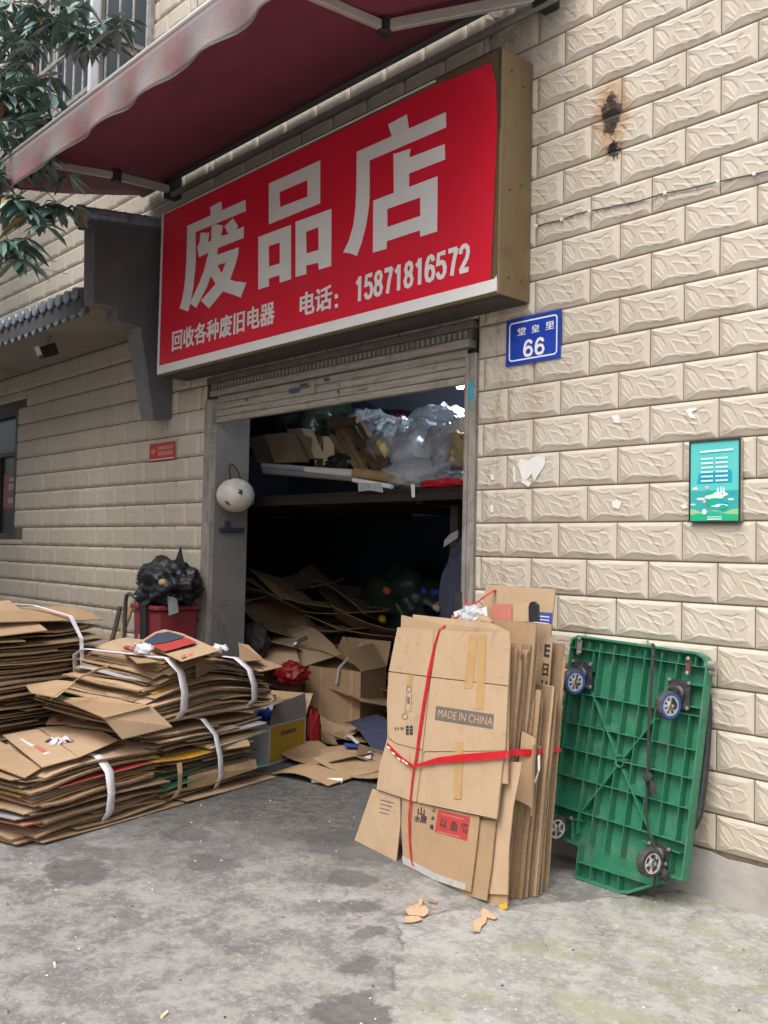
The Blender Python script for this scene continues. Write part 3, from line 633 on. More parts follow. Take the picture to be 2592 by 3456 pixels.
# ------------------------------------------------------------------ roller shutter
shut = thing('roller_shutter', 'dirty grey roller shutter, rolled almost all the way up, with side rails', 'shutter', (-2.6, 0, 2.53))
b = MB(); b.ab((XL + .002, -.02, 0.012), (-3.922, .055, 2.72)); b.ab((-3.945, -.034, 0.012), (-3.9225, -.0205, 2.70)); b.build('guide_rail', 'rail_metal', shut, bevel=.003)
b = MB(); b.ab((-1.218, -.02, 0.012), (XR - .002, .055, 2.70)); b.ab((-1.1975, -.032, 0.012), (-1.18, -.0205, 2.68)); b.build('guide_rail', 'rail_metal', shut, bevel=.003)
def slats(z0, z1, y, n, amp=.008):
    m = MB(); pr = []
    for i in range(n):
        for t, o in ((0, 0), (.12, -1), (.5, -1.25), (.85, -1), (.97, .25)): pr.append((z0 + (z1 - z0) * (i + t) / n, y + o * amp))
    pr.append((z1, y)); vs = []; nx = 14
    for i in range(nx + 1):
        x = -3.919 + 2.7 * i / nx
        for z, yy in pr: vs.append((x, yy, z + .006 * ns(x * 1.2, 5)))
    k = len(pr); fs = [(i * k + j, (i + 1) * k + j, (i + 1) * k + j + 1, i * k + j + 1) for i in range(nx) for j in range(k - 1)]
    return m.add(vs, fs)
slats(2.575, 2.74, .012, 3).build('curtain', 'shutter', shut, solid=.002)
b = MB(); b.ab((-3.915, -.008, 2.528), (-1.225, .034, 2.572)); b.build('bottom_bar', 'shutter', shut, bevel=.006)
b = MB(); b.ab((-3.99, -.024, 2.742), (-1.19, .05, 2.79)); b.build('lintel_strip', 'shutter', shut, bevel=.004)
b = MB(); b.ab((-4.0, -.006, 2.792), (-1.18, .05, 2.848))
for i in range(62):
    x = -3.97 + i * .0449; b.ab((x, -.014, 2.80), (x + .016, -.0062, 2.84), 1)
b.build('perforated_strip', ['shutter_dark', 'shutter'], shut)
b = MB(); b.ab((-4.03, -.03, 2.85), (-1.15, .05, 2.893)); b.build('cover_plate', 'shutter_dark', shut, bevel=.005)
b = MB(); b.ab((-4.0, .056, 2.72), (-1.2, .30, 2.895)); b.build('roll_box', 'shutter_dark', shut)
b = MB()
for (x, z, wd_, hg, mi) in ((-2.95, 2.66, .12, .03, 0), (-2.7, 2.63, .05, .06, 1), (-2.82, 2.69, .09, .02, 0), (-3.3, 2.585, .05, .02, 1), (-2.55, 2.70, .06, .02, 0), (-2.2, 2.60, .1, .02, 1), (-2.4, 2.60, .02, .02, 2), (-3.5, 2.66, .025, .02, 2)):
    b.ab((x, -.0105, z), (x + wd_, -.0095, z + hg), mi)
b.build('paint_mark', ['print_navy', 'plaster', 'print_black'], shut)
b = MB(); b.ab((-1.19, -.0225, 2.43), (-1.15, -.0212, 2.53)); b.ab((-1.17, -.0225, 2.38), (-1.155, -.0212, 2.40)); b.build('sticker', 'poster_blue', shut)

# ------------------------------------------------------------------ awning
AX0, AX1, AYF, AZF, AZB = -5.1, -.45, -1.5, 4.375, 4.66
awn = thing('awning', 'dark red retractable canvas awning with a faded scalloped valance', 'awning', (-2.6, 0, AZB))
def fab(u, v): x = AX0 + (AX1 - AX0) * u; y = -.10 + (AYF + .10) * v; return (x, y, AZB + (AZF - AZB) * v - .035 * math.sin(math.pi * v) + .008 * ns(x * 1.5, y * 2))
MB().slab(fab, 30, 12, (0, 0, .004)).build('canopy_cloth', 'awning_red', awn, smooth=True)
b = MB(); b.tube([(AX0 - .03, AYF, AZF + .012), (AX1 + .03, AYF, AZF + .012)], .026, 10); b.build('front_bar', 'alu_grey', awn, smooth=True)
def val(u, v):
    x = AX0 - .02 + (AX1 - AX0 + .04) * u; s = .235 + .012 * math.sin(x * 2 * math.pi / .62) + .018 * ns(x * 2.3) + .012 * ns(x * 6, 4)
    return (x, AYF - .018 - .030 * v * v * math.sin(x * 2 * math.pi / .62 + .8 * ns(x * 1.5)) - .025 * v * ns(x * 3), AZF - .006 - s * v)
MB().slab(val, 150, 8, (0, .0025, 0)).build('valance', 'valance_cloth', awn, smooth=True)
hem = [V(val(i / 150, 1)) + V((0, -.001, 0)) for i in range(151)]
MB().tube(hem, .0045, 5).build('hem', 'alu_shade', awn)
b = MB(); b.tube([(AX0 - .02, -.085, AZB + .03), (AX1 + .02, -.085, AZB + .03)], .045, 12); b.build('roller', 'wing_grey', awn, smooth=True)
b = MB(); b.ab((-4.55, -.12, 4.495), (-.5, -.085, 4.53)); b.build('torsion_bar', 'alu_shade', awn, bevel=.003)
for x in (-4.60, -.62):
    b = MB(); b.ab((x - .05, -.13, 4.50), (x + .05, -.012, 4.70)); b.build('wall_bracket', 'black_plastic', awn, bevel=.006)
def arm(p_wall, p_el, p_front):
    for a, c, wd_ in ((p_wall, p_el, .062), (p_el, p_front, .052)):
        a, c = V(a), V(c); d = (c - a); L = d.length; d.normalize(); side = d.cross(V((0, 0, 1))).normalized(); up = side.cross(d)
        m = MB(); rot = Matrix((d, side, up)).transposed(); m.box((a + c) / 2, (L, .034, wd_), rot); m.build('arm', 'alu_grey', awn, bevel=.005)
    m = MB(); m.lathe([(.0, -.05), (.036, -.05), (.042, -.04), (.042, .04), (.036, .05), (0, .05)], V(p_el), (0, 0, 1), 14); m.build('elbow', 'black_plastic', awn)
def under(x, y, dz=.06): v = (y + .10) / (AYF + .10); return V((x, y, AZB + (AZF - AZB) * v - .035 * math.sin(math.pi * v) - dz))
e1_ = onP(1296, 92, under(-2, -.6), V((0, -.2, 1)).normalized()); e2_ = onP(400, 1155 / 1.92, under(-4, -.6), V((0, -.2, 1)).normalized())
eR = onZ(1296, 95, 4.46); eL = onZ(392, 598, 4.44)
arm((-.64, -.10, 4.565), (eR.x, max(eR.y, -1.3), 4.47), (-1.25, AYF + .02, AZF - .02))
arm((-4.58, -.10, 4.565), (max(eL.x, -4.55), eL.y, 4.45), (-4.35, AYF + .02, AZF - .02))

# ------------------------------------------------------------------ grey end wing and tiled eave at the left
wing = thing('gable_wing', 'grey stepped end wing with a dark tile ridge beside the red sign', 'wall', (-4.7, 0, 2.6))
prof = [(-.015, 4.20), (-.76, 4.115), (-.74, 3.475), (-.54, 3.475), (-.535, 3.362), (-.33, 3.355), (-.175, 2.612), (-.015, 2.618)]
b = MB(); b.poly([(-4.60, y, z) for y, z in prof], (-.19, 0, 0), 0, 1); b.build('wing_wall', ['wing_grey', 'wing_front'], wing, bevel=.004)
b = MB(); b.poly([(-4.602, -.33, 3.35), (-4.602, -.36, 3.35), (-4.602, -.195, 2.60), (-4.602, -.178, 2.60)], (-.186, 0, 0)); b.build('front_trim', 'wing_front', wing)
b = MB()
for i in range(9):
    t0, t1 = i / 9, (i + 1) / 9; a = V((-4.67, -.02 - .80 * t0, 4.27 - .095 * t0)); c = V((-4.67, -.02 - .80 * t1, 4.27 - .095 * t1))
    b.tube([a, a * .1 + c * .9, c], [.078, .078, .085], 10)
b.build('ridge_tiles', 'roof_tile', wing, smooth=False)
b = MB(); b.tube([(-4.67, -.825, 4.175), (-4.67, -.87, 4.17)], .088, 12); b.build('end_tile', 'roof_tile', wing)
b = MB(); b.poly([(-4.585, -.02, 4.235), (-4.585, -.80, 4.14), (-4.585, -.80, 4.105), (-4.585, -.02, 4.20)], (-.235, 0, 0)); b.build('ridge_bed', 'wing_grey', wing)
eave = thing('tiled_eave', 'dark grey tiled eave with beige soffit running along the left wall', 'eave', (-8, -.3, 3.4))
EX0, EX1 = -11.5, -4.80; EYF, EZF = -.74, 3.585; EYB, EZB = -.03, 3.86
b = MB()
def tile_z(y): return EZF + (EZB - EZF) * (y - EYF) / (EYB - EYF)
b.poly([(EX0, EYF, EZF), (EX1, EYF, EZF), (EX1, EYB, EZB), (EX0, EYB, EZB)], (0, 0, -.03))
nrow = int((EX1 - EX0) / .16)
for i in range(nrow):
    x = EX1 - .09 - i * .16
    for k in range(5):
        y0_ = EYF + (EYB - EYF) * k / 5; y1_ = EYF + (EYB - EYF) * (k + 1) / 5
        b.tube([(x, y0_ - .02, tile_z(y0_) + .022), (x, y1_, tile_z(y1_) + .012)], [.046, .038], 8)
b.build('roof_tiles', 'roof_tile', eave)
for i in range(min(nrow, 42)):
    x = EX1 - .09 - i * .16
    m = MB(); m.lathe([(0, -.012), (.05, -.012), (.056, 0), (.05, .01), (0, .012)], (x, EYF - .035, EZF + .012), (0, 1, 0), 12)
    m.build('end_tile', 'roof_tile', eave); m = MB(); m.poly([(x + .02, EYF - .02, EZF - .125), (x + .14, EYF - .02, EZF - .125), (x + .12, EYF - .02, EZF - .165), (x + .08, EYF - .02, EZF - .195), (x + .04, EYF - .02, EZF - .165)], (0, .012, 0))
    m.build('drip_tile', 'roof_tile', eave)
b = MB(); b.ab((EX0, EYF - .022, EZF - .15), (EX1, EYF + .05, EZF - .032)); b.build('fascia', 'wing_grey', eave)
b = MB(); b.poly([(EX0, EYF + .052, EZF - .09), (EX1, EYF + .052, EZF - .09), (EX1, -.004, 3.42), (EX0, -.004, 3.42)], (0, 0, .02)); b.build('soffit', 'plaster', eave)

# flood lamp hanging from the eave, with its wire
lamp = thing('flood_lamp', 'small black floodlight hanging on a short bracket under the tiled eave', 'lamp', (-5.95, -.52, 3.36))
lc = onY(160, 1185, -.5)
b = MB(); b.box(lc, (.10, .16, .11), Matrix.Rotation(R(25), 3, 'X')); b.build('lamp_body', 'black_plastic', lamp, bevel=.006)
b = MB(); b.box(lc + V((0, -.088, -.012)), (.085, .012, .085), Matrix.Rotation(R(25), 3, 'X')); b.build('lamp_glass', 'paper_white', lamp)
b = MB(); b.tube([lc + V((0, 0, .05)), lc + V((.0, .02, .12)), lc + V((-.01, .03, .235))], .012, 8); b.box(lc + V((-.01, .03, .20)), (.05, .03, .02)); b.build('bracket', 'steel', lamp)
wz = [onY(157, 1100, -.45), onY(200, 1112, -.4), onY(250, 1121, -.3), onY(310, 1122, -.2), onY(370, 1110, -.06), onY(425, 1092, -.03)]
tag(MB().tube(wz, .006, 6).build('lamp_wire', 'cable'), 'thin dark wire drooping from the floodlight to the grey wing', 'wire')

# ------------------------------------------------------------------ window cage, upper left
cage = thing('window_cage', 'rusty white security cage of thin bars round the upper window', 'window cage', (-6.6, -.3, 5.5))
CX0, CX1, CY, CZ0, CZ1 = -8.6, -5.16, -.565, 5.50, 7.4
def bar(a, c, r, name='bar', m='cage_bar'): MB().tube([a, c], r, 6).build(name, m, cage)
for k in range(19):
    x = CX0 + (CX1 - CX0) * k / 18; bar((x, CY, CZ0), (x, CY, CZ1), .011)
for y in (-.06, -.20, -.33, -.45): bar((CX1, y, CZ0), (CX1, y, CZ1), .011)
for z in (CZ0, 6.0, 6.7, CZ1):
    b = MB(); b.ab((CX0, CY - .018, z - .02), (CX1 + .018, CY + .018, z + .02)); b.build('rail', 'cage_bar', cage)
    b = MB(); b.ab((CX1 - .018, CY + .019, z - .02), (CX1 + .018, -.016, z + .02)); b.build('rail', 'alu_shade', cage)
b = MB(); b.ab((CX1 - .03, CY - .03, CZ0 - .05), (CX1 + .03, CY + .03, CZ1 + .03)); b.build('corner_post', 'pipe_white', cage)
b = MB(); b.ab((CX1 - .04, -.055, CZ0), (CX1 + .04, -.016, CZ1)); b.build('wall_post', 'cage_bar', cage)
dn = thing('rag', 'beige torn cloth caught inside the upper window cage', 'cloth', (-5.4, -.1, 5.9))
b = MB(); b.poly([(-5.30, -.06, 5.98), (-5.34, -.12, 6.18), (-5.29, -.17, 6.06), (-5.26, -.22, 6.2), (-5.22, -.24, 5.96), (-5.25, -.16, 5.78), (-5.30, -.1, 5.80)], (.01, 0, .002)); b.build('cloth', 'plaster', dn)
cage2 = thing('window_cage', 'bare metal cage of thin bars at the top edge above the awning', 'window cage', (-3.3, -.3, 5.75))
for k in range(9):
    x = -3.9 + k * .16; MB().tube([(x, -.30, 5.62), (x, -.30, 7.2)], .011, 6).build('bar', 'cage_bar', cage2)
for z in (5.62, 6.4, 7.2):
    b = MB(); b.ab((-3.93, -.32, z - .018), (-2.6, -.28, z + .018)); b.build('rail', 'cage_bar', cage2)
    for x in (-3.9, -2.62): b = MB(); b.ab((x - .015, -.279, z - .015), (x + .015, -.016, z + .015)); b.build('rail', 'cage_bar', cage2)

# ------------------------------------------------------------------ wall cable with clips
cab = thing('wall_cable', 'thin dark cable clipped along a brick joint of the right wall', 'cable', (0, -.02, 3.2))
cp = [(1808, 764), (1850, 752), (1896, 742), (1950, 721), (1990, 712), (2040, 703), (2100, 690), (2150, 681), (2245, 651), (2310, 640), (2424, 613), (2500, 597), (2592, 578), (2700, 553)]
MB().tube([onY(x, y, -.019) for x, y in cp], .004, 6).build('cord', 'cable', cab)
for x, y in ((1810, 762), (1896, 741), (1990, 712), (2245, 651), (2424, 612), (2546, 586)):
    MB().box(onY(x, y, -.024), (.013, .014, .015)).build('clip', 'paper_white', cab)

for i, (pts, lab) in enumerate([([(-40, 790), (60, 850), (130, 905), (230, 925)], 'thin bare twig wire crossing the upper left wall above the eave'), ([(-30, 880), (60, 895), (190, 880)], 'second thin wire on the upper left wall, just above the eave')]):
    tag(MB().tube([onY(x, y, -.35) for x, y in pts], .004, 5).build('thin_wire', 'cable'), lab, 'wire')
# ------------------------------------------------------------------ house number plate
PX0, PX1, PZ0, PZ1 = -.905, -.527, 2.585, 2.847
plate = thing('house_number_plate', 'blue enamel house number plate 66 with white border', 'sign', (PX0, -.02, PZ0))
b = MB(); b.ab((PX0, -.022, PZ0), (PX1, -.0185, PZ1)); b.build('plate', 'plate_blue', plate, bevel=.001)
m = MB(); a_, c_ = .022, .030; yq = -.0226
def rrect(x0, x1, z0, z1, r, n=5):
    pts = []
    for cx_, cz_, s in ((x1 - r, z0 + r, -90), (x1 - r, z1 - r, 0), (x0 + r, z1 - r, 90), (x0 + r, z0 + r, 180)):
        for k in range(n + 1): an = R(s + 90 * k / n); pts.append((cx_ + r * math.cos(an), yq, cz_ + r * math.sin(an)))
    return pts
m.flat([rrect(PX0 + a_, PX1 - a_, PZ0 + a_, PZ1 - a_, .022), rrect(PX0 + c_, PX1 - c_, PZ0 + c_, PZ1 - c_, .016)], 0, (0, -1, 0)); m.build('border', 'sign_white', plate)
zP = zoom(1700, 1030, 7.54)
for ch, (x0, y0, x1, y1) in (('堂', (355, 545, 560, 790)), ('皇', (705, 470, 910, 712)), ('里', (1065, 385, 1285, 635))):
    p0, p1 = onY(*zP(x0, y1), yq), onY(*zP(x1, y0), yq); zc = (p0.z + p1.z) / 2
    m = MB(); [text_mesh(m, ch, (p0.x + dx, yq - .0001 * k, zc - .021), (p1.x - p0.x, 0, 0), (0, 0, .042), 0, 0) for k, dx in enumerate((-.0015, 0, .0015))]; m.build('lettering', 'sign_white', plate)
p0, p1 = onY(*zP(490, 1325), yq), onY(*zP(1045, 785), yq)
m = MB(); digits(m, '66', (p0.x - .004, yq, 2.622), (p1.x - p0.x + .010, 0, 0), (0, 0, .092), .017, (0, -1, 0), 0, .14); m.build('lettering', 'sign_white', plate)
for x, z in ((PX1 + .012, PZ1 - .005), (PX1 + .012, PZ0 + .12)):
    pass
# ------------------------------------------------------------------ green poster in a thin black frame
GX0, GX1, GZ0, GZ1 = .237, .488, 1.704, 2.082
post = thing('framed_poster', 'slim black framed turquoise poster with white text lines on the right wall', 'poster', (GX0, -.03, GZ0))
b = MB()
for q in (((GX0, -.04, GZ0), (GX0 + .006, -.016, GZ1)), ((GX1 - .006, -.04, GZ0), (GX1, -.016, GZ1)), ((GX0 + .006, -.04, GZ0), (GX1 - .006, -.016, GZ0 + .006)), ((GX0 + .006, -.04, GZ1 - .006), (GX1 - .006, -.016, GZ1))): b.ab(*q)
b.build('frame', 'black_plastic', post)
b = MB(); b.ab((GX1 + .0005, -.036, GZ0 + .004), (GX1 + .004, -.016, GZ1 - .004)); b.build('side_trim', 'steel', post)
gw, gh = GX1 - GX0 - .012, GZ1 - GZ0 - .012; gx, gz = GX0 + .006, GZ0 + .006
def pp(u, v, k): return (gx + gw * u, -.034 - .0003 * k, gz + gh * (1 - v))
def shape(m, pts, mi, k): m.flat([[pp(u, v, k) for u, v in pts]], mi, (0, -1, 0))
pm = MB()
pm.ab((gx, -.034, gz), (gx + gw, -.018, gz + gh), 0)
shape(pm, [(0, 1), (1, 1), (1, .62), (0, .62)], 1, 1)
shape(pm, [(.13, .53), (.86, .53), (.86, .40), (.82, .36), (.17, .40)], 2, 1)
shape(pm, [(0, 1), (1, 1), (1, .905), (.8, .925), (.6, .915), (.3, .91), (0, .93)], 3, 2)
shape(pm, [(0, .925), (.15, .905), (.3, .91), (.42, .875), (.55, .885), (.7, .91), (1, .925), (1, .85), (.85, .86), (.7, .9), (.5, .865), (.25, .895), (.1, .855), (0, .85)], 4, 3)
for k, (cx_, cz_, rx_, rz_, mi) in enumerate([(.10, .588, .06, .016, 5), (.22, .72, .09, .016, 5), (.06, .79, .055, .012, 5), (.84, .735, .06, .014, 5), (.88, .655, .04, .016, 2), (.5, .70, .2, .03, 5), (.60, .67, .18, .03, 5), (.52, .745, .17, .03, 3), (.42, .645, .08, .026, 3), (.63, .77, .16, .024, 2), (.35, .58, .035, .022, 6), (.3, .755, .035, .022, 6), (.66, .655, .025, .03, 6), (.6, .81, .18, .02, 5), (.68, .83, .08, .03, 3), (.3, .885, .05, .035, 5), (.45, .79, .1, .02, 3)]):
    shape(pm, [(cx_ + rx_ * math.cos(t * math.pi / 8), cz_ + rz_ * math.sin(t * math.pi / 8)) for t in range(16)], mi, 4 + k * .4)
for k, (u0, u1, v) in enumerate([(.56, .60, .59), (.63, .66, .58), (.68, .72, .585)]): shape(pm, [(u0, .66), (u1, .66), (u1, v + .01), ((u0 + u1) / 2, v - .01), (u0, v + .01)], 5, 12 + k * .3)
shape(pm, [(.2, .115), (.88, .105), (.88, .13), (.2, .14)], 5, 12)
for r_ in range(6):
    for c0 in (.23, .53):
        x = c0
        while x < c0 + .235:
            wdt = .034; shape(pm, [(x, .205 + .056 * r_ + .023), (x + wdt, .205 + .056 * r_ + .023), (x + wdt, .205 + .056 * r_), (x, .205 + .056 * r_)], 5, 12); x += .042
shape(pm, [(.36, .945), (.66, .945), (.66, .955), (.36, .955)], 5, 12); shape(pm, [(.36, .97), (.66, .97), (.66, .985), (.36, .985)], 5, 12)
pm.build('print', ['poster_teal', 'poster_low', 'poster_blue', 'poster_green', 'poster_lime', 'poster_text', 'poster_lilac'], post)

# ------------------------------------------------------------------ red notice and paper residue on the wall
nt_ = thing('red_notice', 'small red notice sheet pasted on the left wall beside the shutter', 'notice', (-4.8, -.02, 2.3))
q = [onY(322 * 1.5624, 962 * 1.5624, -.016), onY(378 * 1.5624, 950 * 1.5624, -.016), onY(379 * 1.5624, 990 * 1.5624, -.016), onY(324 * 1.5624, 998 * 1.5624, -.016)]
zl, zh, xl, xh = (q[2].z + q[3].z) / 2, (q[0].z + q[1].z) / 2, (q[0].x + q[3].x) / 2, (q[1].x + q[2].x) / 2
b = MB(); b.ab((xl, -.0172, zl), (xh, -.0160, zh), 0)
wq, hq = xh - xl, zh - zl
for u0, u1, v0, v1, mi in ((.34, .92, .60, .80, 1), (.34, .92, .28, .50, 1), (.02, .98, .06, .10, 2)): b.ab((xl + wq * u0, -.0180, zl + hq * v0), (xl + wq * u1, -.0174, zl + hq * v1), mi)
b.flat([[(xl + wq * (.15 + .09 * math.cos(t)), -.0178, zl + hq * (.55 + .16 * math.sin(t))) for t in [k * math.pi / 5 for k in range(10)]]], 1, (0, -1, 0))
b.build('notice_sheet', ['print_red', 'print_pink', 'paper_white'], nt_)
def residue(pts, label, Y=-.0165, m='paper_white'):
    o = MB().poly([onY(x * 1.5624, y * 1.5624, Y) for x, y in pts], (0, -.0012, 0)).build('paper_residue', m)
    return tag(o, label, 'paper residue', 'torn paper left on the right wall')
residue([(1118, 1003), (1125, 990), (1140, 996), (1148, 990), (1158, 985), (1176, 987), (1178, 1002), (1170, 1016), (1160, 1030), (1155, 1040), (1148, 1024), (1140, 1035), (1128, 1037), (1124, 1018)], 'large white patch of torn paper on the wall right of the shutter')
residue([(1124, 1040), (1135, 1035), (1148, 1044), (1142, 1052)], 'tiny white paper flake under the large torn patch')
residue([(1322, 898), (1334, 895), (1340, 905), (1338, 915), (1326, 912)], 'white paper dab on the bricks left of the poster, level with it')
residue([(1480, 885), (1500, 880), (1507, 884), (1494, 890), (1503, 905), (1490, 902)], 'white paper dab on the wall above the framed poster')
residue([(1322, 1085), (1333, 1079), (1343, 1084), (1337, 1100), (1324, 1096)], 'lower white paper dab on the bricks left of the poster')
residue([(1470, 1092), (1480, 1088), (1486, 1096), (1476, 1100)], 'small white paper dab beside the lower left corner of the poster')
residue([(1108, 1008), (1113, 1008), (1114, 1042), (1109, 1040)], 'narrow white paper strip left of the large torn patch')
residue([(1058, 1026), (1066, 1024), (1068, 1036), (1062, 1038)], 'tiny white paper flake beside the right shutter rail, upper one')
residue([(1059, 1092), (1065, 1091), (1066, 1106), (1060, 1108)], 'tiny white paper flake beside the right shutter rail, lower one')

# ------------------------------------------------------------------ shared shapes
def blob(name, c, rad, m, parent=None, amp=.25, freq=3.0, seed=0, sub=4, flat=None, crease=.0):
    bm = bmesh.new(); bmesh.ops.create_icosphere(bm, subdivisions=sub, radius=1.0)
    if crease: amp, crease = amp * .55, crease * .55
    for v in bm.verts:
        p = v.co.copy(); q = p * freq + V((seed * 7.3, seed * 3.1, seed * 1.7))
        f = 1 + amp * noise.noise(q) + amp * .5 * noise.noise(q * 2.3)
        if crease: f += crease * (.5 - abs(noise.noise(q * 1.3 + V((9, 9, 9)))) * 1.6) + crease * .6 * (.5 - abs(noise.noise(q * 2.9 + V((5, 2, 9)))) * 1.6) + crease * .3 * (.5 - abs(noise.noise(q * 6 + V((5, 2, 9)))) * 1.6)
        p = p * f; v.co = V((c[0] + p.x * rad[0], c[1] + p.y * rad[1], c[2] + p.z * rad[2]))
        if flat is not None and v.co.z < flat: v.co.z = flat + (v.co.z - flat) * .05
    me = bpy.data.meshes.new(name); bm.to_mesh(me); bm.free(); me.materials.append(MATS[m]); me.polygons.foreach_set('use_smooth', [True] * len(me.polygons))
    o = bpy.data.objects.new(name, me); col.objects.link(o)
    if parent is not None: o.parent = parent; o.matrix_parent_inverse = parent.matrix_world.inverted()
    return o

# ------------------------------------------------------------------ platform dolly leaning on the wall
DP0 = V((0, -.285, 0)); DUP = V((0, .195, 1.12)).normalized(); DN = V((1, 0, 0)).cross(DUP); DN = DN if DN.y < 0 else -DN
zQ = zoom(1820, 2100, 2.305)
def dq(x, y, off=0.0): return onP(*zQ(x, y), DP0 + DN * off, DN)
dolly = thing('platform_dolly', 'green plastic platform dolly tipped up against the right wall, ribbed underside showing', 'dolly', (0, -.2, 0))
TLc, TRc, BRc = dq(238, 112), dq(1312, 262), dq(1112, 2012)
U_ = TRc - TLc; W_ = BRc - TRc
def dl(u, v, off=0.0): return TLc + U_ * u + W_ * v + DN * off
outline = [dq(x, y) for x, y in [(240, 160), (255, 122), (300, 100), (760, 163), (1225, 232), (1278, 262), (1308, 312), (1112, 2012), (1010, 1985), (985, 1950), (950, 2030), (850, 2062), (690, 2112), (610, 2108), (500, 2068), (275, 1990), (300, 1742), (75, 1650)]]
b = MB(); b.poly([p - DN * .052 for p in outline], -DN * .006); b.build('deck_panel', 'dolly_green', dolly)
def inset(p, c, d): return p + (c - p).normalized() * d
cen = dl(.5, .5); rim = MB(); k = len(outline)
for i in range(k):
    a, c = outline[i], outline[(i + 1) % k]; ai, ci = inset(a, cen, .012), inset(c, cen, .012)
    rim.add([a, c, ci, ai, a - DN * .05, c - DN * .05, ci - DN * .05, ai - DN * .05], [(0, 1, 2, 3), (0, 4, 5, 1), (3, 2, 6, 7)])
rim.build('rim', 'dolly_green', dolly, fixn=True)
rb = MB()
def rib(a, c, th=.0038, z0=-.0525, z1=-.003):
    d = (c - a).normalized(); s = d.cross(DN).normalized() * th / 2
    q = [a - s, c - s, c + s, a + s]; rb.poly([p + DN * z1 for p in q], DN * (z0 - z1))
for i, v in enumerate((.054, .277, .43, .557, .69, .843)): rib(dl(.012, v), dl(.988, v), .0042, -.0525, -.002 - .0003 * i)
UR = (.05, .156, .245, .352, .463, .578, .695, .81, .922)
vs_ = [.010, .054, .277, .43, .557, .69, .843]
for u in UR:
    for v0, v1 in zip(vs_[:-1], vs_[1:]):
        if v1 == .277 and (u < .2 or u > .75): continue
        if v0 >= .69 and u < .2: continue
        rib(dl(u, v0 + .0025), dl(u, v1 - .0025))
for y, x0, x1 in ((1862, 285, 850),): rib(dq(285, 1862), dq(850, 2038), .0042)
for u, va, vb in ((.352, .846, 1.005), (.245, .846, .98), (.463, .846, 1.02), (.578, .846, 1.02)): rib(dl(u + .0, va), dl(u, vb - .03))
for x, y0, y1 in ((500, 1940, 2060), (610, 1975, 2100), (395, 1900, 2025)): rib(dq(x, y0), dq(x - 5, y1))
for x, y0, y1 in ((245, 1540, 1720),): rib(dq(x + 10, y0), dq(x, y1))
rib(dq(795, 1700), dq(1090, 1800)); rib(dq(265, 1530), dq(325, 1550)); rib(dq(1015, 1790), dq(1000, 1960)); rib(dl(.012, .16), dl(.2, .16)); rib(dl(.8, .14), dl(.988, .14)); rib(dl(.81, .24), dl(.988, .24)); rib(dl(.2, .054), dl(.2, .16)); rib(dl(.8, .054), dl(.8, .14))
hub = dq(622, 1095)
for x, y in ((405, 545), (905, 745), (335, 1460), (875, 1680)):
    e = dq(x, y); d = (e - hub).normalized(); rib(hub + d * .03, e, .0055, -.0525, -.001)
rb.build('ribs', 'dolly_green', dolly)
b = MB(); b.lathe([(.016, -.05), (.016, 0), (.021, .001), (.021, -.05)], hub, DN, 18); b.build('hub_ring', 'dolly_green', dolly)
def caster(pcx, pcy, plate_px, blue, wz_off=.098, r=.063):
    cst = MB(); pl_ = [dq(x, y, .002) for x, y in plate_px]; cst.poly(pl_, DN * .006); pc = sum(pl_, V()) / len(pl_)
    wc = dq(pcx, pcy, wz_off); ax = V((.96, -.28, .0)).normalized()
    cst.lathe([(0, .008), (.036, .008), (.036, .022), (.026, .03), (0, .03)], pc, DN, 16)
    for s in (-1, 1):
        a = pc + DN * .026 + ax * .024 * s; e = wc + ax * .026 * s; d = (e - a).normalized(); w_ = d.cross(ax).normalized()
        cst.poly([a + w_ * .034, a - w_ * .034, e - d * .01 - w_ * .020, e + d * .014 - w_ * .008, e + d * .014 + w_ * .008, e - d * .01 + w_ * .02], ax * .004 * s)
    co_ = cst.build('caster', 'caster_black', dolly, bevel=.0015)
    for p in pl_: MB().lathe([(0, .016), (.007, .015), (.010, .008), (.010, .004)], inset(p, pc, .012), DN, 10).build('bolt', 'steel', co_)
    MB().lathe([(0, .034), (.008, .033), (.009, .028)], wc, ax, 10).build('axle_bolt', 'steel', co_)
    wh = MB(); wh.lathe([(r * .70, -.019), (r * .93, -.019), (r, -.012), (r, .012), (r * .93, .019), (r * .70, .019)], wc, ax, 36); wh.build('tyre', 'tyre', co_)
    hb = MB(); hb.lathe([(r * .90, .0195), (r * .90, .0215), (r * .72, .0215), (r * .72, .0185)], wc, ax, 36, 0 if blue else 2)
    hb.lathe([(r * .715, .0125), (r * .715, .020), (r * .60, .020), (r * .60, .0125)], wc, ax, 30, 1); hb.lathe([(.019, .0125), (.017, .024), (.0, .024)], wc, ax, 16, 1)
    hb.lathe([(r * .70, .012), (0, .012)], wc, ax, 30, 2); hb.lathe([(0, -.017), (r * .9, -.0195)], wc, ax, 30, 2)
    b1 = ax.orthogonal().normalized(); b2 = ax.cross(b1)
    for q in range(8 if blue else 5):
        an = q * math.pi / 4 * (1 if blue else 1.6); d = b1 * math.cos(an) + b2 * math.sin(an); t_ = ax.cross(d)
        hb.poly([wc + ax * .0185 + d * .016 - t_ * .005, wc + ax * .0185 + d * r * .61 - t_ * .006, wc + ax * .0185 + d * r * .61 + t_ * .006, wc + ax * .0185 + d * .016 + t_ * .005], -ax * .006, 1)
    hb.build('wheel_hub', ['wheel_blue', 'wheel_hub', 'caster_black'], co_)
caster(262, 462, [(262, 290), (415, 318), (410, 520), (270, 500)], True)
caster(1000, 645, [(1010, 430), (1185, 462), (1165, 690), (1000, 640)], True)
caster(858, 1868, [(850, 1700), (1030, 1760), (1000, 1900), (860, 1890)], False, .10)
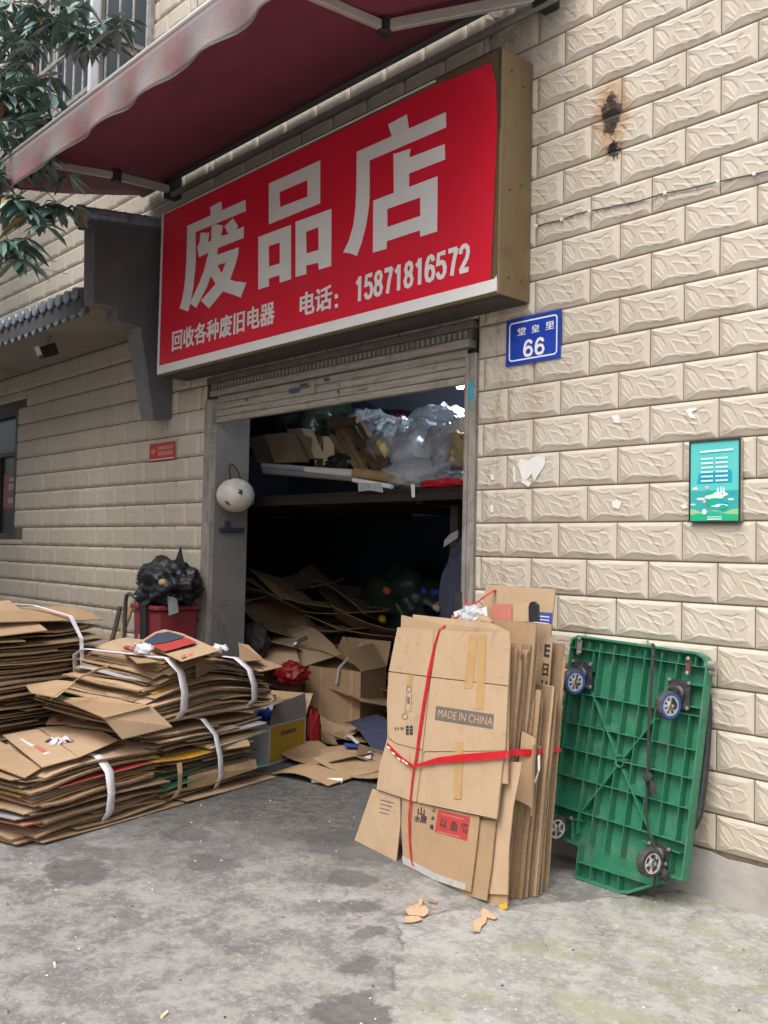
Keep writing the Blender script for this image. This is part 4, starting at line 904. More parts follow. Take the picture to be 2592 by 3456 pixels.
caster(120, 1600, [(95, 1490), (270, 1520), (200, 1620), (95, 1600)], False, .09)
for x, y, m_ in ((318, 130, 'steel'), (1165, 285, 'rust')):
    b = MB(); b.poly([dq(x - 18, y + 10), dq(x + 18, y + 10), dq(x + 10, y + 110), dq(x - 26, y + 110)], DN * .005); b.build('latch_plate', m_, dolly, bevel=.001)
    b = MB(); b.lathe([(0, .016), (.009, .014), (.011, .006)], dq(x, y), DN, 10); b.lathe([(0, .016), (.009, .014), (.011, .006)], dq(x - 8, y + 112), DN, 10); b.build('bolt', 'steel', dolly)
b = MB(); b.tube([dq(1305, 560, -.09), dq(1315, 700, -.095), dq(1300, 1000, -.095), dq(1270, 1300, -.09), dq(1240, 1500, -.08), dq(1190, 1600, -.07)], .019, 10); b.build('folded_handle', 'black_plastic', dolly, smooth=True)
b = MB(); b.lathe([(0, .03), (.02, .03), (.02, -.02), (0, -.02)], dq(1328, 335, -.02), (1, 0, 0), 10); b.lathe([(0, .02), (.014, .02), (.014, -.02), (0, -.02)], dq(1340, 390, -.03), (1, 0, 0), 10); b.build('hinge_bolts', 'steel', dolly)
sp = [(885, 165, .004), (884, 260, .010), (873, 450, .010), (862, 640, .010), (852, 820, .010), (848, 1000, .010), (845, 1150, .012)]
b = MB(); b.ribbon([dq(*p) for p in sp], [.017, .017, .017, .016, .014, .016, .013], V((1, 0, 0))); b.build('strap', 'webbing', dolly, solid=.003)
b = MB(); b.ribbon([dq(*p) for p in [(845, 1150, .014), (835, 1300, .012), (832, 1500, .012), (850, 1620, .012), (890, 1720, .03), (930, 1800, .06), (925, 1890, .06), (905, 1960, .03), (893, 2040, .02), (905, 2140, .015)]], [.008, .010, .010, .009, .008, .008, .009, .008, .007, .006], V((1, 0, 0))); b.build('strap', 'webbing', dolly, solid=.004)
blob('strap_knot', dq(850, 1215, .02), (.022, .018, .028), 'webbing', dolly, .4, 2, 3, 3)
b = MB(); b.ribbon([dq(868, 1225, .024), dq(885, 1280, .03), dq(890, 1335, .028)], [.02, .03, .024], V((1, 0, 0))); b.build('strap_end', 'webbing', dolly, solid=.003)
blob('strap_knot', dq(965, 1960, .03), (.028, .02, .028), 'webbing', dolly, .35, 2, 5, 3)

# ------------------------------------------------------------------ upright cardboard bundle
BP0 = V((-.24, -.893, 0)); BDU = V((.988, -.153, 0)).normalized(); BUP = V((0, .143, 1.178)).normalized(); BN = BDU.cross(BUP).normalized()
if BN.y > 0: BN = -BN
zU = zoom(1170, 1940, 1.8427)
def bq(x, y, w=0.0): return onP(*zU(x, y), BP0 - BN * w, BN)
def bl_(u, v, w): return BP0 + BDU * u + BUP * v - BN * w
bun = thing('cardboard_bundle', 'tall upright bundle of flattened cartons tied with red ribbon by the door', 'cardboard bundle', (-.5, -.75, 0))
def panel(mb, pts, w, t=.005, m=0, ms=1): mb.poly([bq(x, y, w) for x, y in pts], -BN * t, m, ms)
fr = MB()
panel(fr, [(316, 326), (543, 340), (520, 632), (262, 598)], .000); panel(fr, [(547, 340), (780, 352), (1012, 352), (1016, 440), (1004, 688), (525, 633)], .0015)
panel(fr, [(262, 604), (519, 639), (470, 1085), (425, 1078), (302, 1046), (262, 1008), (250, 790)], .001); panel(fr, [(524, 640), (1003, 694), (992, 930), (985, 1092), (760, 1096), (474, 1098)], .0005)
panel(fr, [(252, 1020), (302, 1050), (418, 1080), (470, 1092), (432, 1412), (410, 1408), (186, 1332), (206, 1180)], .004); panel(fr, [(486, 1104), (985, 1096), (966, 1190), (932, 1518), (690, 1468), (440, 1414)], .0025, .005)
fo = fr.build('cardboard_sheet', ['kraft_c', 'kraft_edge_light'], bun); fo['label'] = 'front carton with a stamped band and brown tape'
bk = MB(); panel(bk, [(316, 328), (1010, 354), (985, 1090), (940, 1500), (440, 1410), (190, 1330), (252, 1010), (252, 790)], .0075, .004); bk.build('cardboard_sheet', ['kraft_b', 'kraft_edge'], bun)
for pts in ([(758, 372), (812, 374), (782, 706), (730, 706)], [(815, 372), (868, 372), (852, 838), (800, 838)], [(676, 1040), (724, 1040), (712, 1395), (664, 1392)], [(378, 618), (412, 622), (402, 700), (372, 690)]):
    tp = MB(); tp.flat([[bq(x, y, -.0009) for x, y in pts]], 0, BN); tp.build('parcel_tape', 'parcel_tape', bun)
pr = MB(); pr.flat([[bq(x, y, -.0011) for x, y in [(556, 815), (916, 868), (908, 958), (548, 900)]]], 0, BN)
o_, ux_ = bq(566, 882, -.0016), bq(905, 940, -.0016) - bq(566, 882, -.0016); uy_ = bq(572, 835, -.0016) - o_
text_mesh(pr, 'MADE IN CHINA', o_, ux_, uy_, 1, .0, 1.0)
pr.build('stamped_band', ['print_grey', 'kraft_c'], bun)
ik = MB()
def ink(pts, w=-.0012, m=0): ik.flat([[bq(x, y, w) for x, y in pts]], m, BN)
for x, y in ((368, 938), (392, 938), (368, 958), (392, 958), (368, 978), (392, 978)): ink([(x, y), (x + 19, y + 1), (x + 18, y + 17), (x - 1, y + 16)])
for x in (300, 316, 334, 345): ink([(x, 946), (x + 9, 947), (x + 8, 964), (x - 1, 963)], m=1)
def ring(cx_, cy_, rx_, ry_, th, w=-.0012):
    oo = [bq(cx_ + rx_ * math.cos(t * .3927), cy_ + ry_ * math.sin(t * .3927), w) for t in range(16)]; ii_ = [bq(cx_ + (rx_ - th) * math.cos(t * .3927), cy_ + (ry_ - th) * math.sin(t * .3927), w) for t in range(16)]
    ik.flat([oo, ii_], 1, BN)
ring(362, 880, 20, 20, 4); ring(388, 712, 18, 20, 4); 
for pts in ([(372, 735), (374, 735), (362, 850), (360, 850)], [(404, 738), (406, 738), (400, 846), (398, 846)], [(362, 850), (398, 850), (398, 853), (362, 853)], [(376, 760), (392, 760), (390, 800), (376, 800)]): ink(pts, m=1)
ik.build('printed_mark', ['print_black', 'print_grey'], bun)
# lower carton with the red label
lw = MB(); panel(lw, [(160, 1330), (332, 1384), (334, 1545), (308, 1788), (48, 1650)], .016); lw.build('cardboard_sheet', ['kraft_c', 'kraft_edge'], bun)
lw = MB(); panel(lw, [(346, 1396), (826, 1502), (806, 1690), (770, 1972), (560, 1905), (352, 1800), (340, 1560)], .014); lw2 = lw.build('cardboard_sheet', ['kraft_e', 'kraft_edge_light'], bun); lw2['label'] = 'lower carton with a red printed label'
rl = MB(); rl.flat([[bq(x, y, .0128) for x, y in [(568, 1460), (768, 1508), (748, 1655), (548, 1598)]]], 0, BN)
for ch, x, y in (('以', 575, 1570), ('鱼', 640, 1586), ('悟', 703, 1600)):
    o_ = bq(x, y, .0124); text_mesh(rl, ch, o_, bq(x + 48, y + 11, .0124) - o_, bq(x + 8, y - 60, .0124) - o_, 1, .03)
for (xa, ya, n_) in ((590, 1482, 11), (565, 1592, 11)):
    for q in range(n_): rl.flat([[bq(xa + 13 * q + dx, ya + 3.1 * q + dy, .0124) for dx, dy in ((0, 0), (9, 2), (8, 12), (-1, 10))]], 2, BN)
for ch, x, y, s in (('山', 440, 1490, 44), ('水', 418, 1535, 40), ('居', 455, 1540, 42), ('上', 528, 1470, 26), ('水', 522, 1525, 26), ('香', 514, 1580, 28)):
    o_ = bq(x, y, .0124); text_mesh(rl, ch, o_, bq(x + s, y + s * .22, .0124) - o_, bq(x + 3, y - s * 1.1, .0124) - o_, 1, .03)
for y in range(4): rl.flat([[bq(205 + dx, 1395 + y * 26 + dx * .25 + dy, .0150) for dx, dy in ((0, 0), (90 - 12 * y, 0), (90 - 12 * y, 6), (0, 6))]], 3, BN)
rl.flat([[bq(x, y, .0130) for x, y in [(343, 1745), (560, 1860), (742, 1922), (735, 1962), (548, 1900), (350, 1795)]]], 4, BN)
rl.build('printed_label', ['print_red', 'print_black', 'print_pink', 'print_grey', 'strap_grey'], bun)
for i, (pts, w, m_) in enumerate([([(420, 1500), (926, 1530), (900, 1800), (868, 2028), (650, 1965), (452, 1880)], .028, 'kraft_b'), ([(600, 1160), (1000, 1160), (1086, 1166), (1080, 1230), (1035, 1440), (1008, 1700), (1000, 1990), (884, 1985), (760, 1900)], .045, 'kraft_c'),
        ([(700, 1250), (1010, 1300), (1005, 1700), (996, 2085), (890, 2050), (700, 1990)], .056, 'kraft_e'), ([(340, 250), (560, 300), (1010, 352), (1000, 1300), (300, 1250)], .012, 'kraft_a'), ([(412, 246), (900, 300), (1015, 356), (1000, 1300), (350, 1250)], .020, 'kraft_c')]):
    s_ = MB(); panel(s_, pts, w, .006); s_.build('cardboard_sheet', [m_, 'kraft_edge_light'], bun)
rs = random.Random(11)
def stand(u0, u1, v1, w, t=.005, m_='kraft_b', bow=.0, nm='cardboard_sheet', v0=None, es=None, stiff=False):
    v0 = (.12 * w + .004) if v0 is None else v0; p1, p2, p3 = rs.uniform(0, 9), rs.uniform(.6, 1.4), rs.uniform(-.012, .012)
    def fn(a, c):
        v = v0 + (v1 - v0) * c; u = u0 + (u1 - u0) * a + (.006 * ns(v * 6, p1) if a > .5 else 0)
        return bl_(u, v + (.006 * ns(u * 7, p1) if c > .9 else 0), w + bow * math.sin(c * math.pi * p2 + p1) + (0 if stiff else p3 * (a - .5) + .004 * ns(u * 3 + p1, v * 3)))
    return MB().slab(fn, 5, 9, -BN * t, 0, 1).build(nm, [m_, es or rs.choice(['kraft_edge', 'kraft_edge_light'])], bun)
def uof(x, y, w): return (bq(x, y, w) - BP0).dot(BDU)
UM = uof(1208, 420, .17); UT = uof(1305, 235, .335); UE0, UE1 = uof(1243, 600, .33), uof(1300, 600, .33)
w = .066
for i in range(34):
    if i < 12: ur, h = rs.uniform(-.012, .012), rs.uniform(1.06, 1.17)
    elif i < 16: ur, h = UM + rs.uniform(-.012, .0), rs.uniform(1.19, 1.235) - (i - 12) * .03
    elif i < 27: ur, h = UM + rs.uniform(-.02, .02), rs.uniform(.55, .98)
    else: ur, h = UM + rs.uniform(-.01, .03), rs.uniform(.6, .95)
    if i in (5, 9, 14, 20, 24): h *= rs.uniform(.45, .7)
    stand(-.66 + rs.uniform(-.04, .06), ur, h + .12 * w, w, rs.uniform(.004, .007), rs.choice(KN), rs.uniform(-.004, .004))
    w += rs.uniform(.0065, .0088)
WB = w
tall = stand(-.60, UT, 1.425, WB + .010, .006, 'kraft_c', 0, stiff=True); tall['label'] = 'tallest carton of the bundle with a blue band'
stand(-.66, UT - .175, 1.31, WB + .002, .005, 'kraft_a', 0, stiff=True); stand(-.58, UE1 + .03, 1.17, WB + .026, .006, 'kraft_d', .004); stand(-.5, UE1 + .045, 1.10, WB + .036, .005, 'kraft_b', .004); stand(-.5, UE1 + .02, .9, WB + .045, .005, 'kraft_d', .004)
bb = MB(); zz = WB + .0092; VB1, VB0 = [(bq(1240, y_, WB) - BP0).dot(BUP) for y_ in (236, 306)]
def bpt(u, v, w): return bl_(u, v, w)
bb.flat([[bpt(UT - .155, VB1, zz), bpt(UT - .002, VB1, zz), bpt(UT - .002, VB0, zz), bpt(UT - .155, VB0, zz)]], 0, BN)
for k in range(3): bb.flat([[bpt(UT - .13, VB1 - .018 - .016 * k, zz - .0005), bpt(UT - .02, VB1 - .018 - .016 * k, zz - .0005), bpt(UT - .02, VB1 - .024 - .016 * k, zz - .0005), bpt(UT - .13, VB1 - .024 - .016 * k, zz - .0005)]], 1, BN)
bb.build('blue_band', ['print_blue', 'strap_white'], bun)
fs_ = stand(UE0, UE1, 1.20, WB - .012, .004, 'kraft_c', 0, v0=.25, stiff=True); fs_['label'] = 'narrow carton edge with black writing'
zz = WB - .0126
for ch, v0, v1 in (('E', 1.10, 1.16), ('日', 1.01, 1.07), ('H', .94, .99), ('U', .84, .92), ('C', .68, .77)):
    bt = MB(); text_mesh(bt, ch, bpt(UE0 + .008, v0, zz), BDU * (UE1 - UE0 - .02), BUP * (v1 - v0), 0, .04); bt.build('printed_mark', 'print_black', bun)
bt = MB(); bt.flat([[bpt(UE0 + .01, .40, zz), bpt(UE1 - .01, .40, zz), bpt(UE1 - .01, .45, zz), bpt(UE0 + .01, .45, zz)]], 0, BN); bt.build('printed_mark', 'print_black', bun); bt = MB(); bt.flat([[bpt(UE0 + .012, .58, zz), bpt(UE1 - .014, .58, zz), bpt(UE1 - .014, .63, zz), bpt(UE0 + .012, .63, zz)]], 1, BN)
bt.build('printed_mark', ['print_black', 'jacket_grey'], bun)
# packing odds and ends caught in the top
cpz = WB - .01
s_ = MB(); s_.poly([bq(x, y, .20) for x, y in [(905, 185), (1022, 180), (1020, 290), (905, 290)]], -BN * .006); s_.build('cardboard_sheet', ['print_pink', 'kraft_edge_light'], bun)
s_ = MB(); s_.poly([bq(x, y, .215) for x, y in [(1028, 182), (1135, 168), (1180, 175), (1178, 290), (1028, 290)]], -BN * .006); s_.build('cardboard_sheet', ['kraft_c', 'kraft_edge_light'], bun)
s_ = MB(); s_.poly([bq(x, y, .205) for x, y in [(1132, 290), (1130, 200), (1140, 172), (1160, 165), (1180, 185), (1182, 290)]], -BN * .02); s_.build('foam_edge', 'black_plastic', bun)
s_ = MB(); s_.poly([bq(x, y, WB) for x, y in [(672, 108), (700, 104), (700, 260), (672, 262)]], -BN * .02); s_.build('foam_edge', 'black_plastic', bun)
s_ = MB(); s_.poly([bq(x, y, .09) for x, y in [(664, 232), (790, 185), (812, 200), (800, 262), (672, 262)]], -BN * .002); s_.poly([bq(x, y, .10) for x, y in [(820, 215), (868, 198), (874, 262), (828, 272)]], -BN * .002); s_.poly([bq(x, y, .05) for x, y in [(610, 320), (690, 300), (760, 318), (700, 335)]], -BN * .002); s_.build('paper_label', 'paper_white', bun)
blob('film_scrap', bq(770, 262, .06), (.075, .03, .05), 'milky_film', bun, .5, 2.5, 4, 4, crease=.4)
blob('film_scrap', bq(855, 300, .05), (.05, .025, .035), 'kraft_b', bun, .5, 2.5, 8, 3)
bd_ = MB(); bd_.slab(lambda a, c: bl_(.012 + .10 * a * (1 - .3 * c), .46 + .30 * c - .05 * a, .12 + .05 * math.sin(a * 3)), 6, 6, -BN * .004, 0, 1); bd_.build('loose_flap', ['kraft_a', 'kraft_edge_light'], bun)
bd_ = MB(); bd_.ribbon([bl_(.03, .66, .22), bl_(.06, .60, .2), bl_(.05, .54, .19)], [.02, .015, .02], V((0, 1, .3))); bd_.build('film_scrap', 'paper_white', bun)
# red ribbon
rbn = MB()
def rpts(lst, w=-.006): return [bq(x, y, ww if ww is not None else w) for x, y, ww in lst]
rbn.ribbon(rpts([(925, 92, WB + .01), (860, 135, .24), (800, 180, .16), (700, 255, .08), (610, 318, .01), (575, 340, -.006), (545, 440, -.006), (515, 600, -.007), (480, 800, -.007), (450, 1000, -.007), (430, 1150, -.008), (415, 1215, -.007), (402, 1330, -.005), (388, 1500, -.0), (390, 1650, .004), (402, 1780, .008), (430, 1850, .02)]),
           [.018, .018, .016, .018, .016, .010, .014, .026, .024, .022, .016, .012, .012, .014, .013, .012, .01], BDU)
rbn.ribbon(rpts([(415, 1190, -.010), (470, 1178, -.010), (560, 1155, -.010), (700, 1140, -.012), (850, 1128, -.012), (985, 1118, -.010), (1010, 1115, .0)]), [.012, .018, .028, .034, .034, .030, .028], BUP)
p_c = bq(1010, 1115, 0); ex = bl_(.065, 0, 0)
rbn.ribbon([p_c + BDU * .005, bl_(UM + .012, (p_c - BP0).dot(BUP) + .002, .06), bl_(UM + .035, (p_c - BP0).dot(BUP) + .005, .18), bl_(UE1 + .035, (p_c - BP0).dot(BUP) + .012, .30), bl_(UE1 + .05, (p_c - BP0).dot(BUP) + .015, WB + .05)], [.028, .03, .03, .024, .018], BUP)
rbn.ribbon(rpts([(250, 1050, .004), (300, 1105, -.004), (350, 1150, -.008), (412, 1192, -.011)]), [.016, .018, .018, .016], BUP)
rbn.ribbon([bq(752, 200, .11), bq(748, 170, .11), bq(742, 150, .11)], [.004, .014, .016], BDU)
rbn.build('ribbon', 'ribbon_red', bun, solid=.0015)
wd_ = MB()
for x, y in ((262, 1068), (292, 1105), (325, 1138), (352, 1152), (372, 1166)): wd_.flat([[bq(x - 9, y - 5, -.0135), bq(x + 9, y + 6, -.0135), bq(x + 6, y + 16, -.0135), bq(x - 10, y + 5, -.0135)]], 0, BN)
wd_.build('ribbon_print', 'paper_white', bun)
s_ = MB(); s_.poly([bq(x, y, .05) for x, y in [(895, 2065), (935, 2055), (955, 2090), (900, 2092)]], -BN * .002, 0); s_.poly([bq(x, y, .055) for x, y in [(945, 2055), (990, 2035), (1000, 2068), (960, 2088)]], -BN * .002, 1); s_.build('foil_scrap', ['steel', 'foil_yellow'], bun)

# scraps on the ground in front of it
zS = zoom(1300, 2900, 3.607)
def scrap(pts, label, m_='kraft_c', t=.004, curl=.006, group=None):
    P = [onZ(*zS(x, y), .003 + curl * (.5 + .5 * ns(x * .01, y * .01))) for x, y in pts]
    o = MB().poly(P, (0, 0, t), 0, 1).build('cardboard_scrap', [m_, 'kraft_edge_light']); tag(o, label, 'cardboard scrap', group or 'torn cardboard scraps on the ground')
scrap([(252, 630), (300, 580), (390, 555), (480, 568), (530, 620), (525, 670), (470, 705), (380, 692), (290, 690), (262, 660)], 'ragged oval cardboard scrap on the ground in front of the tied upright bundle')
scrap([(228, 740), (260, 702), (400, 700), (455, 735), (430, 752), (330, 775), (240, 778)], 'narrow cardboard scrap nearest the camera, below the ragged oval scrap')
scrap([(1160, 640), (1200, 600), (1280, 655), (1370, 720), (1330, 740), (1240, 715), (1225, 780), (1170, 830), (1155, 890), (1075, 890), (1062, 800), (1090, 745), (1170, 720)], 'forked cardboard scrap on the ground below the right end of the upright bundle')
scrap([(520, 515), (620, 545), (640, 530), (560, 490)], 'dark small cardboard scrap half under the upright bundle', 'kraft_d')
o = MB(); o.ribbon([bq(482, 1878, .03), bq(470, 1930, .02), bq(458, 1985, .0), onZ(*zS(440, 480), .03), onZ(*zS(420, 560), .012)], [.016, .012, .018, .028, .022], BDU); tag(o.build('tape_strip', 'parcel_tape', None, solid=.001), 'twisted tan tape strip hanging from the bottom of the upright bundle', 'tape')
for (x, y, ln, an, lab) in ((2 + 117 * 1.5624, 3256, .032, .3, 'cigarette butt near the left edge, farther one'), (555, 3424, .04, 1.0, 'cigarette butt near the bottom edge, nearer one')):
    p = onZ(x, y, .006); d = V((math.cos(an), -math.sin(an), 0))
    o = MB(); o.tube([p - d * ln / 2, p + d * ln / 2], .0055, 8); tag(o.build('cigarette_butt', 'butt_paper'), lab + ' on the concrete', 'cigarette butt', 'cigarette butts')

# ------------------------------------------------------------------ left bundles of flattened cartons
LO = V((-2.244, -2.010, 0)); LS = V((-.256, .967, 0)); LI = V((-.967, -.256, 0))
def lf(s, o, z): return LO + LS * s + LI * o + V((0, 0, z))
def bundle(nm, label, s0, s1, o0, o1, z0, z1, n, seed, prof, straps, top=None, jit=.05, sag=None, taper=0.0, colours=None, flare=.0, grp='bundles of flattened cartons left of the door'):
    q = random.Random(seed); b_ = thing(nm, label, 'cardboard bundle', lf((s0 + s1) / 2, (o0 + o1) / 2, z0), grp)
    sag = sag or (lambda s, o: 0)
    for i in range(n):
        f = i / (n - 1); sa = s0 + q.uniform(-jit, jit) * 1.2; sb = s1 + q.uniform(-jit, jit) * 1.2; oa = o0 + q.uniform(-jit, jit) * .8; ob = o1 + q.uniform(-jit, jit)
        if taper:                                                       # shorter, narrower sheets towards the top
            cs_ = s0 + (s1 - s0) * .60; kk = 1 - taper * f ** 1.5; sa = cs_ + (sa - cs_) * kk; sb = cs_ + (sb - cs_) * kk; oa += .10 * f; ob -= .12 * f
        if q.random() < .45:                                            # shorter pieces that leave gaps at either end
            if q.random() < .5: sa += (s1 - s0) * q.uniform(.15, .5)
            else: sb -= (s1 - s0) * q.uniform(.15, .5)
        rot = q.uniform(-.05, .05); p1 = q.uniform(0, 50); dn = q.uniform(-.02, .02); dl_ = q.choice([0, 0, q.uniform(-.05, .02)]); sc_, oc_ = (sa + sb) / 2, (oa + ob) / 2
        def fn(a, c, sa=sa, sb=sb, oa=oa, ob=ob, f=f, p1=p1, rot=rot, sc_=sc_, oc_=oc_, dn=dn, dl_=dl_):
            s = sa + (sb - sa) * a; o = oa + (ob - oa) * c; ds, do = s - sc_, o - oc_; s2, o2 = sc_ + ds - rot * do, oc_ + do + rot * ds
            hh = prof(s); e = max(0, abs((s - (s0 + s1) / 2) / ((s1 - s0) / 2)) - .55)
            z = z0 + (z1 - z0) * f * hh + sag(s, o) + .017 * ns(s * 2.6 + p1, o * 2.6, p1) + flare * (f - .5) * e + dn * e * 2 + dl_ * max(0, .22 - c) * 2.2
            return lf(s2, o2, max(z, z0 + .004 + .001 * f))
        m_ = q.choice(KN); m_ = (colours or {}).get(i, m_)
        MB().slab(fn, 9, 5, (0, 0, q.choice([.004, .005, .006, .007, .010, .012])), 0, 1).build('cardboard_sheet', [m_, q.choice(['kraft_edge', 'kraft_edge', 'kraft_edge_light'])], b_)
    return b_
def strap(parent, s, o0, o1, z0, z1f, wdt=.05, bulge=.02, lean=0.0, m_='strap_white', s_top=0.0, sagf=None):
    pts = []; sd = []; sag_ = sagf or (lambda s, o: 0); zt0 = z1f + sag_(s, o0); zt1 = z1f + sag_(s, o1); zb0 = z0 + sag_(s, o0)
    path = [(o0 + .10, zb0 - .004, 0), (o0 + .0, zb0 + .004, .05), (o0 - bulge, zb0 + (zt0 - zb0) * .2, .2), (o0 - bulge * 1.3, zb0 + (zt0 - zb0) * .5, .5), (o0 - bulge, zb0 + (zt0 - zb0) * .82, .8), (o0 + .03, zt0 + .012, 1)]
    for o, z, t in path: pts.append(lf(s + lean * t, o, max(z, .003))); sd.append(LS)
    for k in range(1, 7):
        o = o0 + .03 + (o1 - o0 - .05) * k / 6; pts.append(lf(s + lean + s_top * k / 6, o, z1f + sag_(s, o) + .014)); sd.append(LS)
    pts.append(lf(s + lean + s_top, o1 + bulge, zt1 - .03)); pts.append(lf(s + lean * .5 + s_top, o1 + bulge, z0 + .05)); sd += [LS, LS]
    ww = [wdt * (1 + .18 * ns(k * 1.3, s)) for k in range(len(pts))]
    MB().ribbon(pts, ww, sd).build('strap', m_, parent, smooth=True, solid=.002)
def knot(parent, p, r=.035, seed=1):
    blob('strap_knot', p, (r * 1.2, r * 1.1, r * .7), 'strap_white', parent, .45, 2.5, seed, 3)
    for k, (a, ln) in enumerate(((seed * 1.3, .09), (seed * 1.3 + 2.4, .08), (seed * 1.3 + 4.1, .06))):
        d = V((math.cos(a), math.sin(a), .0)); sd = V((-d.y, d.x, .3))
        MB().ribbon([p + V((0, 0, .005)), p + d * ln * .5 + V((0, 0, .03)), p + d * ln + V((0, 0, -.0))], [.02, .05, .035], sd).build('strap_end', 'strap_white', parent, smooth=True, solid=.0015)

# near bundle
pB = lambda s: 1.0 + .10 * math.sin(max(0, s) * 3)
sagB = lambda s, o: 0.0
B1 = bundle('cardboard_bundle', 'nearest low bundle of flattened cartons at the left edge, white label on its top sheet', -.06, .80, .04, .80, .012, .325, 36, 21, pB, [], jit=.075, colours={21: 'print_yellow', 22: 'print_yellow', 24: 'paper_white', 17: 'print_green', 10: 'print_pink', 29: 'print_yellow', 6: 'print_green', 14: 'box_white', 27: 'print_red'}, flare=.03)
strap(B1, .41, .03, .80, .012, .365, .055, .055, -.02); knot(B1, lf(.40, .42, .40), .04, 1)
def sheetq(parent, pts, zs, m_='kraft_c', t=.005, nm='cardboard_sheet', lab=None):
    o = MB().poly([onZ(x / 1.728, 1980 + y / 1.728, z) for (x, y), z in zip(pts, zs)], (0, 0, t), 0, 1).build(nm, [m_, 'kraft_edge_light'], parent)
    if lab: o['label'] = lab
    return o
sheetq(B1, [(15, 870), (220, 832), (455, 1000), (245, 1058)], [.385, .40, .395, .375], 'kraft_c'); sheetq(B1, [(-120, 900), (0, 905), (240, 1062), (145, 1120), (-140, 1010)], [.36, .365, .36, .35, .36], 'kraft_a')
sheetq(B1, [(225, 828), (512, 800), (690, 900), (460, 1000), (420, 970)], [.39, .40, .41, .40, .395], 'kraft_c')
sheetq(B1, [(268, 805), (318, 715), (515, 745), (500, 800)], [.41, .44, .46, .415], 'kraft_a')
sheetq(B1, [(112, 888), (150, 882), (292, 968), (258, 984)], [.3925, .394, .393, .392], 'paper_white', .001, 'paper_label')
sheetq(B1, [(185, 930), (240, 922), (278, 962), (245, 970)], [.3945, .3945, .3945, .3945], 'print_pink', .0006, 'paper_label')
sheetq(B1, [(352, 898), (398, 888), (410, 898), (362, 910)], [.408, .408, .408, .408], 'ribbon_red', .0008, 'printed_mark'); sheetq(B1, [(318, 768), (350, 752), (362, 770), (330, 782)], [.436, .443, .441, .434], 'print_red', .001, 'printed_mark')
# far half of the low bundle
B2 = bundle('cardboard_bundle', 'low bundle of flattened cartons between the near bundle and the yellow carton',   .80, 1.72, .07, .70, .012, .41, 38, 33, lambda s: 1.0, [], jit=.085, colours={20: 'print_yellow', 9: 'print_green', 31: 'box_white', 14: 'print_green', 26: 'paper_white', 23: 'print_yellow'}, flare=.05)
strap(B2, 1.33, .05, .72, .012, .45, .045, .06, -.10)
sheetq(B2, [(1230, 945), (1445, 895), (1458, 930), (1240, 965)], [.27, .29, .27, .25], 'kraft_c'); sheetq(B2, [(1120, 955), (1215, 945), (1242, 995), (1140, 998)], [.25, .25, .215, .22], 'kraft_c')
sheetq(B2, [(1095, 1110), (1490, 1010), (1500, 1060), (1090, 1195)], [.14, .15, .10, .05], 'kraft_b'); sheetq(B2, [(815, 905), (930, 870), (975, 895), (975, 922), (870, 915)], [.36, .38, .38, .35, .35], 'paper_white', .001, 'paper_label')
MB().ribbon([lf(.92, -.03, .26), lf(.915, -.045, .2), lf(.93, -.03, .1), lf(.90, -.02, .06)], [.04, .034, .026, .04], LS).build('loose_flap', 'kraft_a', B2, solid=.003)
gs = MB()
for (s0_, s1_, o0_, o1_) in ((-.02, .98, -.02, .75), (.99, 1.83, -.035, .70)): gs.slab(lambda a, c, s0_=s0_, s1_=s1_, o0_=o0_, o1_=o1_: lf(s0_ + (s1_ - s0_) * a, o0_ + (o1_ - o0_) * c, .004 + .006 * abs(ns(a * 5, c * 3)) + (.012 * (1 - a) ** 4 * (1 - c) ** 3)), 8, 4, (0, 0, .005), 0, 1)
tag(gs.build('ground_sheet', ['kraft_a', 'kraft_edge_light']), 'flat cardboard spread on the concrete under the two low bundles', 'cardboard sheet')
# bundle on top
sagC = lambda s, o: -.06 * max(0, s - 1.6) + .05 * (o - .3) + .06 * max(0, .95 - s) * (o - .2)
C1 = bundle('cardboard_bundle', 'upper bundle of flattened cartons across the two low ones, two white ties, printed top sheet', .70, 2.02, .13, .97, .475, .87, 44, 45, lambda s: .62 + .38 * math.exp(-((s - 1.35) / .45) ** 2), [], jit=.085, sag=sagC, taper=.42, colours={26: 'print_yellow', 12: 'print_green', 33: 'box_white', 38: 'print_pink', 18: 'paper_white', 8: 'print_green'}, flare=.10)
strap(C1, 1.02, .10, .90, .475, .85, .06, .07, -.06, s_top=.0, sagf=lambda s, o: 0); knot(C1, lf(.96, .34, .90), .05, 3)
strap(C1, 1.68, .10, .90, .475, .80, .06, .07, -.10, s_top=-.05, sagf=lambda s, o: 0); knot(C1, lf(1.62, .33, .85), .045, 5)
def cs(pts, zs, m_, **k): return sheetq(C1, pts, zs, m_, **k)
cs([(815, 325), (900, 270), (960, 252), (1060, 275), (1285, 375), (1060, 440), (870, 352)], [.895, .935, .95, .945, .90, .87, .89], 'kraft_c', lab='printed top sheet with navy and red bands')
cs([(840, 318), (915, 272), (985, 262), (1085, 292), (960, 326), (868, 338)], [.908, .94, .952, .945, .918, .906], 'print_navy', t=.0008, nm='printed_mark'); cs([(872, 342), (965, 330), (1090, 297), (1150, 325), (1010, 366), (960, 378)], [.903, .914, .940, .93, .905, .90], 'print_red', t=.0008, nm='printed_mark')
for k in range(4): cs([(1055 + 42 * k, 402 - 9 * k), (1085 + 42 * k, 394 - 9 * k), (1088 + 42 * k, 408 - 9 * k), (1060 + 42 * k, 417 - 9 * k)], [.892, .894, .889, .886], 'print_pink', t=.0008, nm='printed_mark')
cs([(665, 340), (740, 325), (860, 420), (930, 440), (800, 450)], [.86, .87, .845, .84, .835], 'kraft_b'); cs([(715, 350), (760, 336), (800, 372), (790, 380)], [.875, .88, .868, .862], 'print_red', t=.0008, nm='printed_mark')
